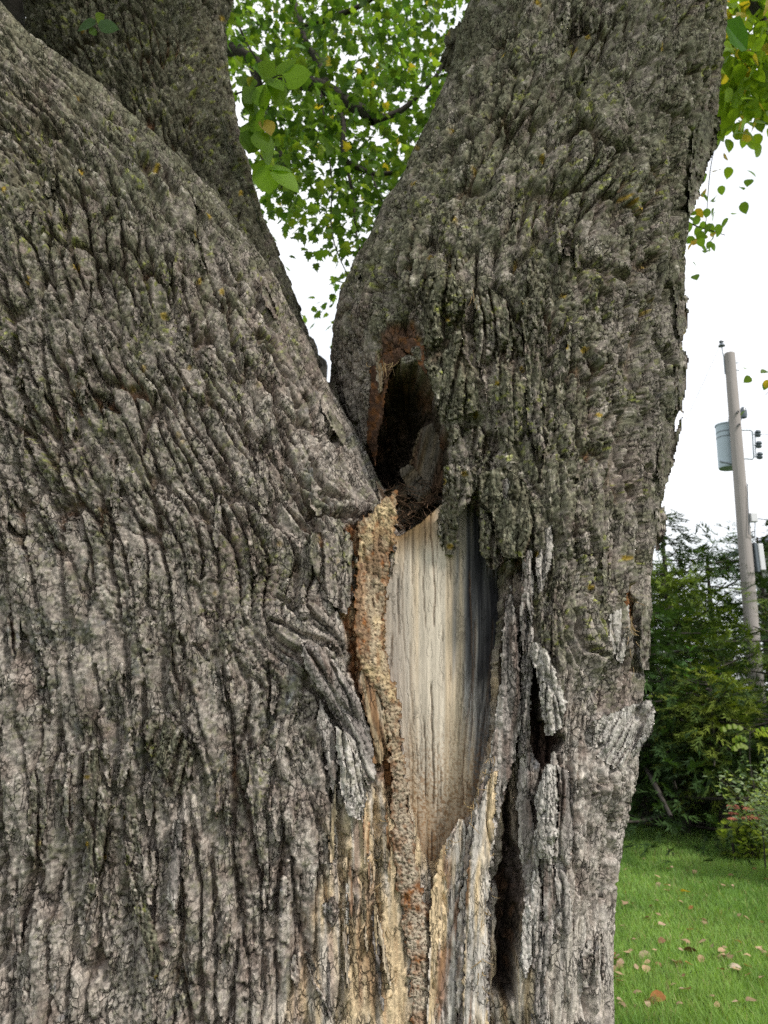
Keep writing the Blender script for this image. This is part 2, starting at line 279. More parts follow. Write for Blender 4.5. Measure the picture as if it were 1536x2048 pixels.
def tube(name, key, keys, yc, dr, n, th, zs, seed, k, extra, fibz=None):
    vs = np.array([a[0] for a in keys], float)
    yk = np.array([a[3] if len(a) > 3 else yc for a in keys], float)
    pl = np.array([P(a[1], a[0], y) for a, y in zip(keys, yk)]); pr = np.array([P(a[2], a[0], y) for a, y in zip(keys, yk)])
    zk = np.concatenate([[-.1], pl[:, 2], [a[0] for a in extra]])
    xl = np.concatenate([[pl[0, 0]], pl[:, 0], [a[1] for a in extra]]); xr = np.concatenate([[pr[0, 0]], pr[:, 0], [a[2] for a in extra]])
    xl[0] = xl[1]*1; xr[0] = xr[1]
    zf = np.arange(-.1, zk[-1]+.001, .005)
    def sm(a, w=13):
        g = np.interp(zf, zk, a); g = np.concatenate([np.full(w, g[0]), g, np.full(w, g[-1])])
        return np.interp(zs, zf, np.convolve(np.convolve(g, np.ones(w)/w, 'same'), np.ones(w)/w, 'same')[w:-w])
    ykz = np.concatenate([[yk[0]], yk, [a[3] if len(a) > 3 else yk[0] for a in extra]])
    XL, XR, YC = sm(xl), sm(xr), sm(ykz, 21)
    flare = 1+.25*np.exp(-np.maximum(zs, 0)/.25)
    xc = (XL+XR)/2; w = (XR-XL)/2*flare
    T, Z = np.meshgrid(th, zs); st, ct = np.sin(T), np.cos(T)
    r = 1/(np.abs(st)**n+np.abs(ct)**n)**(1/n)
    lob = 1+.018*np.sin(3*T+Z*1.3+seed)+.012*np.sin(7*T-Z*2.1+seed)*ss(0, .5, np.abs(ct))
    X = xc[:, None]+w[:, None]*r*st; Y = YC[:, None]-dr*r*ct*flare[:, None]*lob
    Pt = np.stack([X, Y, Z], -1)
    u, v = proj(Pt); u = np.clip(u, -3000, 5000); v = np.clip(v, -3000, 5000)
    front = ct > -.3
    mac = .012*(fbm(T*5+seed, Z*4, 2, seed+80)-.5)*2
    for (ku, kv, kr, ka) in KNOTS[key]: mac = mac+.022*ka*np.exp(-((u-ku)**2+(v-kv)**2)/kr**2)*front
    dT = np.gradient(Pt, axis=1); dZ = np.gradient(Pt, axis=0); Nn = np.cross(dT, dZ); Nn /= np.linalg.norm(Nn, axis=-1, keepdims=True)+1e-9
    sgn = np.sign(np.mean(Nn[:, len(th)//2, 1])); Nn *= -sgn
    Pt = Pt+Nn*mac[..., None]
    # record smooth front surface
    if True:
        iu = ((u+200)/YGS).astype(int); iv = ((v+200)/YGS).astype(int)
        m = (ct > 0) & (iu >= 0) & (iu < 420) & (iv >= 0) & (iv < 560)
        np.minimum.at(YG, (iv[m], iu[m]), Pt[..., 1][m].astype(F4))
    wm = np.mean(w[(zs > .8) & (zs < 3.2)]); tt = np.linspace(-math.pi, math.pi, 2001); r1 = 1/(np.abs(np.sin(tt))**n+np.abs(np.cos(tt))**n)**(1/n)
    arc = np.concatenate([[0], np.cumsum(np.hypot(np.diff(wm*r1*np.sin(tt)), np.diff(dr*r1*np.cos(tt))))]); s = np.interp(T, tt, arc-arc[1000]); t = Z+.9*np.logaddexp(0, (Z-2.0)*6)/6
    for (ku, kv, kr, ka) in KNOTS[key]:
        du, dv = u-ku, v-kv; g = np.exp(-(du*du+dv*dv)/(kr*1.1)**2)*front*ka; a = .75*g
        sx, tx = s+du/1000*(np.cos(a)-1)*1.0-dv/1000*np.sin(a), t-dv/1000*(np.cos(a)-1)+du/1000*np.sin(a)
        s, t = sx, tx
    fib = ss(.5, .9, zone(fibz, u, v)+.5*(fbm(u/60, v/90, 3, seed+90)-.5)) if fibz else None
    h, f = bark(s.astype(F4), t.astype(F4), seed, k, fib, 1-.85*ss(.55, 1.15, np.abs(T)))
    jn = 9*(fbm(u/22, v/28, 3, seed+91)-.5)*2; jw = 5*(fbm(u/14, v/14, 2, seed+92)-.5)*2
    for pts, wd, dep in (CRACKS_L if key == 'L' else CRACKS_R if key == 'R' else []):
        p = np.array(pts); bx = (u > p[:, 0].min()-50) & (u < p[:, 0].max()+50) & (v > p[:, 1].min()-50) & (v < p[:, 1].max()+50) & front
        d, q = line_d(u[bx]+jn[bx], v[bx]+jw[bx], pts); wq = wd*.62*(.35+.65*np.sin(np.pi*np.clip(q, .02, .98)))+1.2
        wq = wq*1.25; g = np.exp(-(d/wq)**4); h[bx] = h[bx]*(1-g)+(-dep*1.3-.004)*g
        f['P1'][bx] = np.minimum(f['P1'][bx], 1-g*.9)
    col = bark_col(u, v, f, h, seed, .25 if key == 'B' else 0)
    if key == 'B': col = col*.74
    if fib is not None:
        fc = mixc(mixc(np.broadcast_to(TAN, u.shape+(3,)), LIGHT, .8*ss(.42, .66, fbm(s*90, t*5, 3, 5))), RUST*.9, .5*ss(.56, .70, fbm(s*60, t*4, 3, 6)))
        fc = mixc(fc, LIGHT, ss(620, 500, u)*.8)
        fc = mixc(fc, LIGHT, ss(1050, 1090, u)*.85)
        col = mixc(col, fc*(.7+.6*f['fine'][..., None]), fib*.95)
    Pt = Pt+Nn*h[..., None]
    push = np.zeros_like(u)
    if key in 'LR':
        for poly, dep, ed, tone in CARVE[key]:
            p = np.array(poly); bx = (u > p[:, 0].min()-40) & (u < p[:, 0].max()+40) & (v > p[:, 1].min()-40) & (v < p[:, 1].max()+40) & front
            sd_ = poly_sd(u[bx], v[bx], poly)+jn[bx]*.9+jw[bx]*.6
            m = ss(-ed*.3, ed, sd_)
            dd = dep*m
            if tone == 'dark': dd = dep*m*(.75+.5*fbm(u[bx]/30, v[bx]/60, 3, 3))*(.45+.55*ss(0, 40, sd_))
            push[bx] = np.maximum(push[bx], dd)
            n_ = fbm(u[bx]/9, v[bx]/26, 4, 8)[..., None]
            tgt = {'dark': mixc(WOOD_SHADE*(1+1.0*n_), RUST*.55, .5*ss(.5, .7, n_[..., 0])*ss(60, 5, sd_)), 'brown': BROWN*.55*(.5+n_), 'rust': mixc(RUST*(.5+1.1*n_), TAN, .6*ss(.48, .6, n_[..., 0])), 'pink': C(.26,.20,.175)*(.65+.7*n_)*1.0+0*n_,  # hollow and slit: dark brown wood taken near black, painting in their shade
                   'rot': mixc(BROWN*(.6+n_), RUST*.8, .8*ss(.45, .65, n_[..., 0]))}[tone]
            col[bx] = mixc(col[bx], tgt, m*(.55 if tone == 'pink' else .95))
        Pt[..., 1] += push
        bx = (u > 740) & (u < 1030) & (v > 970) & (v < 1790) & front
        sd_ = poly_sd(u[bx], v[bx], WOODPOLY)+jn[bx]*.5
        yy = Pt[..., 1][bx]; Pt[..., 1][bx] = np.where(sd_ > 0, np.maximum(yy, wood_Y(u[bx], v[bx])+.012), yy)
    me = mesh_np(name, Pt.reshape(-1, 3), [grid_faces(len(zs), len(th), closed=False)], col.reshape(-1, 3))
    return me
def zrows(z0, z1, z2):
    return np.concatenate([np.linspace(-.1, z0, 36)[:-1], np.arange(z0, 2.25, .0029), 2.25+np.cumsum(np.linspace(.0028, .0058, int((z1-2.25)/.0043))), np.linspace(z1+.04, z2, 36)])
def thcols(a, b, step, coarse=.03):
    t, o = -math.pi, []
    while t < math.pi:
        o.append(t); t += coarse if (t < a or t > b) else step*(1+.5*float(ss(1.2, 1.4, abs(t))))
    return np.array(o+[math.pi])
TREE = empty('old_tree', (0, 0, 0), 'massive old forked tree with rough grey bark and an open wound showing bare pale wood', 'tree')
LK = [(2048,-260,1000),(1600,-260,985),(1300,-280,930),(1150,-300,880),(1070,-305,812),(1000,-310,768),(900,-330,715),(770,-350,652),(600,-380,568),(450,-400,452),(290,-430,278),(200,-450,145),(60,-480,18),(20,-490,-12)]
FIBL = [(700,1800,1.,170),(720,2048,1.,150),(620,2000,.55,90),(560,1800,.0,110),(400,1700,0,250),(600,1500,.1,120),(650,1640,.5,60),(640,1430,.75,55),(690,1500,.8,50),(760,1650,1.2,90),(640,1850,.9,90),(300,1200,0,400),(600,1000,0,300),(300,500,0,500),(800,1900,1,200),(60,2000,.3,150)]
FIBR = [(900,1900,1,120),(1150,1950,.75,150),(1200,1700,.7,80),(1150,1600,.3,100),(1100,1700,.5,120),(1200,1350,0,150),(1050,800,0,350),(1100,200,0,500),(1000,1600,.9,90),(960,680,.6,60),(1020,1350,.9,80),(740,760,.5,40)]
def build_tree():
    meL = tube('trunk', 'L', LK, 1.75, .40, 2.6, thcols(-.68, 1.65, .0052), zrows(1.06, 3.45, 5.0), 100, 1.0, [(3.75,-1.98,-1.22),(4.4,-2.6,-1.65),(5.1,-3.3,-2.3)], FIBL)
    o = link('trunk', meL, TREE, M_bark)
    RK = [(2048,830,1240),(1850,825,1243),(1700,820,1252),(1600,815,1268),(1500,810,1282),(1400,805,1290),(1300,800,1292),(1200,790,1300),(1100,760,1312),(1000,725,1325),(900,695,1345),(850,680,1350),(760,658,1364),(720,662,1366),(650,680,1370),(600,705,1372),(530,742,1378),(450,790,1395),(330,843,1425),(250,875,1440),(150,905,1447),(0,965,1452)]
    RK = [(a, b, c-float(np.interp(a, [0,500,900,1300,1700,2048], [52,45,36,56,74,70])))for a, b, c in RK]
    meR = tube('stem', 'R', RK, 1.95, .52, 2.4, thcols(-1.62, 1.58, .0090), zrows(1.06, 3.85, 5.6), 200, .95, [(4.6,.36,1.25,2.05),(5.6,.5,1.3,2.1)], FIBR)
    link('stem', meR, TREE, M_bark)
    BK = [(1500,330,850),(1100,330,770),(900,320,705),(770,300,655),(700,280,632),(600,250,600),(500,210,565),(400,170,535),(250,105,500),(130,75,478),(0,60,462)]
    BK = [(a, b, c-float(np.interp(a, [0,200,500,760], [22,28,14,4]))) for a, b, c in BK]
    zs = np.concatenate([np.linspace(0, 1.9, 30), np.arange(1.93, 2.6, .0042), np.arange(2.6, 4.9, .0052), np.linspace(4.95, 7, 30)])
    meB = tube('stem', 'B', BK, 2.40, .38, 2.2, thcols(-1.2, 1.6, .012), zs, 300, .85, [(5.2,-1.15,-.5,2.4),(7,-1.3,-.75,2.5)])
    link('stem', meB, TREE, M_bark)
build_tree()
# fill holes of the depth grid
def fillgrid():
    g = YG
    for it in range(2):
        pad = np.pad(g, 1, mode='edge'); nb = np.stack([pad[i:i+g.shape[0], j:j+g.shape[1]] for i in range(3) for j in range(3)])
        nbm = np.where(nb > 8, np.nan, nb)
        mean = np.nanmean(nbm, 0); g[:] = np.where(g > 8, np.where(np.isnan(mean), 9, mean), g)
    pad = np.pad(g, 2, mode='edge'); nb = np.stack([pad[i:i+g.shape[0], j:j+g.shape[1]] for i in range(5) for j in range(5)]); nb = np.where(nb > 8, np.nan, nb)
    mean = np.nanmean(nb, 0); g[:] = np.where(np.isnan(mean), 9, mean)
import warnings; warnings.filterwarnings('ignore')
fillgrid()
def Yfront(u, v):
    x = np.clip((u+200)/YGS-.5, 0, 418.9); y = np.clip((v+200)/YGS-.5, 0, 558.9); i = x.astype(int); j = y.astype(int); fx = x-i; fy = y-j
    return (YG[j, i]*(1-fx)+YG[j, i+1]*fx)*(1-fy)+(YG[j+1, i]*(1-fx)+YG[j+1, i+1]*fx)*fy
def slab(name, poly, off=.01, T=.012, r=8, D=.006, style='bark', ang=0, Yf=None, seed=1, lift=(0, 0), rag=5, tint=1.0, step=2.6, parent=None, mat=None, label=None, ymax=None, lich=0, k=.8):
    """a plate of bark or wood with real thickness following the trunk's surface; poly in photo pixels, off / T / D in metres, r in pixels"""
    p = np.array(poly, float); u0, v0 = p.min(0)-6; u1, v1 = p.max(0)+6; cu, cv = p.mean(0)
    U, Vv = np.meshgrid(np.arange(u0, u1, step), np.arange(v0, v1, step))
    sdp = poly_sd(U, Vv, poly)+rag*2*(fbm(U/13, Vv/13, 3, seed+5)-.5)+rag*.35*(vn(U/4., Vv/4., seed+6)-.5)
    ca, sa = math.cos(ang), math.sin(ang)
    s = ((U-cu)*ca+(Vv-cv)*sa)/1000; t = (-(U-cu)*sa+(Vv-cv)*ca)/1000
    tm = np.linspace(0, 1, 10)
    if Yf is None:
        Yb = Yfront(U, Vv)
        if ymax is not None: Yb = np.minimum(Yb, ymax)
        elif Yb.max() > 3: Yb = np.minimum(Yb, np.median(Yb[Yb < 3])+.06)
    else: Yb = Yf(U, Vv)
    e = np.clip(sdp/r, 0, 1); dome = D*np.sqrt(np.clip(1-(1-e)**2, 0, 1))
    if style == 'bark':
        h, f = bark((s+seed*.37).astype(F4), (t+seed*.21).astype(F4), seed+400, k); h = h*.95
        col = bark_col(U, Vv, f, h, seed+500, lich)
    elif style == 'fibre':
        h, f = bark((s+seed*.37).astype(F4), (t+seed*.21).astype(F4), seed+400, .8, np.ones_like(s)); h = h*.9
        n = fbm(s*110, t*6, 3, seed+1)
        col = mixc(mixc(np.broadcast_to(TAN, U.shape+(3,)), LIGHT, ss(.35, .65, n)*(1 if tint >= 1 else .6)), RUST, .7*ss(.58, .72, fbm(s*70+3, t*6, 3, seed+2)))
        col = col*(.7+.6*f['fine'][..., None])
    elif style == 'grey':
        h, f = bark((s+seed*.37).astype(F4), (t+seed*.21).astype(F4), seed+400, .7, np.full_like(s, .6)); h = h*.9
        n = fbm(s*90, t*8, 3, seed+1)
        col = mixc(mixc(np.broadcast_to(LIGHT*.95, U.shape+(3,)), C(.27,.235,.215), ss(.35, .65, n)), BROWN, .55*ss(.58, .72, fbm(s*50+3, t*9, 3, seed+2)))*(.72+.56*f['fine'][..., None])
    elif style == 'curl':    # smooth, pale, worn bark rolled at the edge
        h, f = bark((s+seed*.37).astype(F4), (t+seed*.21).astype(F4), seed+400, .55); h = h*.6
        col = mixc(bark_col(U, Vv, f, h, seed+500, -.5), C(.62,.575,.53)*(.65+.7*f['fine'][..., None]), .75+0*s)
        col = mixc(col, GREEN*1.3, lich*ss(.45, .6, fbm(U/11, Vv/11, 3, seed+9)))
    elif style in ('callus', 'rot'):
        f1, f2, i3, _, dy = voro(s/.0085+2.2*fbm(s*110, t*110, 2, 3), t/.0060+2.4*fbm(s*110+5, t*110, 2, 4), seed); e_ = f2-f1
        g1, g2, i2, _, _ = voro(s/.016+fbm(s*60, t*60, 2, 13), t/.022, seed+3)
        h = .0045*(ss(0, .3, e_)-1)+.0028*(i3-.5)+.004*(ss(0, .15, g2-g1)-1)*.6+.012*(fbm(s*50, t*22, 3, seed+7)-.5)
        up = ss(1420, 1280, Vv); stk = fbm(s*210+2*fbm(s*60, t*60, 2, 5), t*26, 3, seed+15); h = h*(1-.45*up)+.006*(stk-.5)*up-.004*up*ss(.05, .0, np.abs(fbm(s*45, t*9, 3, seed+16)-.5))
        n = fbm(U/9, Vv/14, 4, seed+1); n2_ = fbm(U/40, Vv/60, 3, seed+11)
        base = mixc(np.broadcast_to(C(.58,.44,.26), U.shape+(3,)), C(.50,.42,.32), ss(1400, 1650, Vv))
        base = mixc(base, C(.42,.34,.25), .7*ss(.45, .62, fbm(U/45+7, Vv/80, 3, seed+12)))
        col = mixc(base, RUST*.9, .6*ss(.54, .72, n)+.5*ss(.54, .68, n2_))
        col = col*(1+up*(1.2*(stk-.5)))[..., None]
        col = mixc(col, BROWN, .75*ss(.16, .03, e_)); col = col*(.82+.36*i3[..., None])
        col = mixc(col, RUST*.6, ss(7, 1, sdp)*.8)
        if style == 'rot': col = mixc(BROWN*1.2*(.4+1.2*n[..., None]), RUST*.8, .8*ss(.5, .66, n))*(.6+.8*i3[..., None])
    elif style == 'wood':
        ws = s+.008*(fbm(s*5, t*2.2, 2, 3)-.5)*2+.0012*(fbm(s*40, t*8, 2, 4)-.5)
        crk = np.zeros_like(s); rg = np.random.default_rng(8); conv = 1-.30*ss(1250, 1760, Vv)
        for i in range(17):
            uc = 862+(782+i*13.5+rg.uniform(-4, 4)-862)*conv+16*(fbm(Vv/170, Vv*0+i*3.7, 2, 40+i)-.5)+4*(fbm(Vv/30, Vv*0+i, 2, 70+i)-.5)
            gt = ss(.46, .54, fbm(Vv/110+i*5, Vv*0+i*1.3, 2, 90+i)); crk = np.maximum(crk, gt*ss(1.1+rg.uniform(.2, 1.4), .3, np.abs(U-uc))*rg.uniform(.35, 1))
        us = (862+(U-862)/conv)/1000; g = fbm(us*230+8*fbm(us*9, t*2, 2, 3), t*5, 3, 25)
        h = -.0065*crk+.0013*(g-.5)+.005*(fbm(us*16, t*1.6, 2, 26)-.5)+.003*(fbm(us*70, t*3, 2, 28)-.5)
        gz = np.zeros_like(s)
        col = mixc(np.broadcast_to(C(.64,.515,.37), U.shape+(3,)), C(.64,.56,.455), ss(.36, .64, fbm(us*60, t*2.2, 3, 27)))
        col = mixc(col, C(.50,.46,.42), .7*ss(45, 5, np.abs(U-790+.0*Vv))*ss(1080, 1180, Vv))
        xr = U+34*(fbm(us*130, t*4, 3, 28)-.5)*2
        col = mixc(col, C(.42,.415,.42), .85*ss(905, 940, xr+(.10*np.maximum(Vv-1350, 0)*-1)))
        dc = np.exp(-((xr-(950+.045*(Vv-1000)))/38.)**2)*ss(980, 1010, Vv)*ss(1420, 1330, Vv+60*(fbm(ws*90, t*3, 2, 30)-.5))
        dc2 = ss(955, 985, xr)*ss(1080, 1170, Vv)*ss(1480, 1380, Vv); dc3 = .8*np.exp(-((xr-966)/14)**2)*ss(1380, 1420, Vv)*ss(1640, 1560, Vv)+.75*np.exp(-(((xr-845)/16)**2+((Vv-1745)/45)**2))
        top = ss(1120, 1030, Vv)*ss(930, 945, xr)
        ch = np.clip(np.maximum(np.maximum(dc, dc2), np.maximum(dc3, .8*top)), 0, 1)*ss(.16, .36, fbm(us*150, t*4, 3, 29)+.35*dc+.3*dc2)
        col = mixc(col, C(.022,.022,.028), ch*.97)
        col = mixc(col, C(.45,.33,.21), .75*ss(1500, 1720, Vv+60*(fbm(ws*60, t*5, 3, 33)-.5)))
        col = mixc(col, C(.30,.17,.08), .8*ss(.55, .62, fbm(U/3.5, Vv/3.5, 2, 31))*ss(1380, 1620, Vv))
        col = mixc(col, C(.42,.27,.13), .65*ss(18, 0, sdp)*ss(880, 860, U)); col = mixc(col, C(.40,.24,.11), .8*ss(1120, 1062, Vv)*ss(905, 850, U))
        col = mixc(col, C(.16,.09,.05), .8*crk); col = col*np.clip(.72+.56*g+.35*(fbm(us*420, t*16, 2, 44)-.5), .3, 1.5)[..., None]
    if tint != 1.0: col = col*tint
    Yo = Yb-off-dome-h*np.clip(e*3, 0, 1)+lift[0]*(U-cu)/1000+lift[1]*(Vv-cv)/1000
    keep = sdp > 0; kc = keep[:-1, :-1] & keep[1:, :-1] & keep[:-1, 1:] & keep[1:, 1:]
    nr, nc = U.shape; r_, c_ = np.nonzero(kc); a = r_*nc+c_; F = np.stack([a, a+nc, a+nc+1, a+1], -1)
    Pf = P(U, Vv, Yo).reshape(-1, 3); Pb = P(U, Vv, Yo+dome+T).reshape(-1, 3); n = nr*nc
    kc_p = np.pad(kc, 1); E = []
    for (dr_, dc_, A, B) in ((-1, 0, (0, 1), (0, 0)), (1, 0, (1, 0), (1, 1)), (0, -1, (0, 0), (1, 0)), (0, 1, (1, 1), (0, 1))):
        m = ~kc_p[r_+1+dr_, c_+1+dc_]; rr, cc = r_[m], c_[m]; i1 = (rr+A[0])*nc+cc+A[1]; i2 = (rr+B[0])*nc+cc+B[1]; E.append(np.stack([i1, i2, i2+n, i1+n], -1))
    rim = np.concatenate(E) if E else np.zeros((0, 4), int)
    back = F[:, ::-1]+n
    allf = np.concatenate([F, back, rim]); used = np.unique(allf); mp_ = np.full(2*n, -1); mp_[used] = np.arange(len(used))
    VV = np.concatenate([Pf, Pb])[used]; CC = np.concatenate([col.reshape(-1, 3)]*2)[used]
    CC = np.where((used >= n)[:, None], CC*.0+C(.2,.13,.09), CC)
    me = mesh_np(name, VV, mp_[allf], CC)
    return tag(link(name, me, parent or TREE, mat or {'bark': M_bark, 'fibre': M_rot, 'grey': M_bark, 'curl': M_bark, 'callus': M_callus, 'rot': M_callus, 'wood': M_wood}[style]), label)
def band(pts):
    "outline of a ribbon: (u, v, left half width, right half width)"
    a = [(p[0]-p[2], p[1]) for p in pts]; b = [(p[0]+(p[3] if len(p) > 3 else p[2]), p[1]) for p in pts]
    return a+b[::-1]
slab('exposed_wood', [(740,1075),(800,1070),(840,1045),(890,1000),(900,930),(990,930),(1030,1100),(1030,1500),(1000,1700),(900,1790),(820,1790),(780,1500),(745,1330),(745,1200)], 0, .02, 4, .001, 'wood', 0, wood_Y, seed=3, rag=0, step=2.2, label='smooth bare wood, pale tan with a grey and charred streak')
slab('callus_ridge', band([(790,975,5,8),(778,1000,14,18),(762,1025,26,32),(752,1045,34,42),(748,1090,34,42),(742,1160,32,36),(737,1230,31,33),(738,1290,30,34),(752,1345,28,34),(772,1400,14,26),(786,1470,14,20),(795,1560,16,20),(803,1650,19,22),(815,1750,24,26),(834,1850,28,30),(850,1950,34,26),(862,2075,38,24)]), -.002, .05, 28, .014, 'callus', 0, seed=11, rag=11, ymax=1.44, label='rough tan rim of healing wood')
slab('rotten_strip', band([(728,1330,8,10),(738,1380,20,20),(755,1430,24,22),(762,1480,18,16),(752,1530,12,12)]), -.006, .02, 10, .008, 'fibre', -.15, seed=12, tint=.62, ymax=1.46, label='rust brown crumbling strip')
slab('wood_splinter', band([(922,1636,5,8),(905,1700,24,32),(890,1780,28,34),(882,1860,24,36),(880,1950,24,38),(880,2075,28,36)]), .015, .045, 14, .014, 'fibre', .05, seed=13, ymax=1.455, rag=4, label='pointed tan splinter at the foot of the bare wood')
slab('wood_splinter', band([(1020,1190,3,5),(1018,1260,14,20),(1022,1350,22,20),(1016,1440,26,28),(1003,1520,28,28),(985,1600,36,22),(968,1680,38,22),(956,1760,32,26),(946,1860,34,34),(942,1960,32,36),(945,2075,32,40)]), .012, .05, 18, .018, 'grey', .06, seed=14, ymax=1.44, rag=5, label='long grey upright splinter beside the bare wood')
slab('wood_splinter', band([(990,1540,4,6),(980,1600,20,14),(968,1680,28,18),(958,1760,26,22),(950,1850,22,26),(946,1960,22,28),(946,2075,22,32)]), .026, .03, 12, .012, 'fibre', .05, seed=15, ymax=1.44, rag=6, label='tan torn face of the grey splinter')
slab('bark_strip', band([(1050,1100,8,14),(1058,1180,16,12),(1060,1260,16,9),(1056,1340,16,9),(1052,1430,14,10),(1050,1520,14,12),(1046,1600,14,16),(1050,1700,12,26),(1064,1800,12,22),(1074,1900,8,12),(1066,1990,4,6)]), .000, .03, 10, .010, 'grey', -.02, seed=16, ymax=1.45, rag=5)
slab('bark_strip', band([(1090,1700,4,12),(1096,1780,10,18),(1090,1880,6,20),(1075,1960,6,16),(1062,2075,5,40)]), .004, .02, 8, .008, 'grey', .04, seed=17, rag=4)
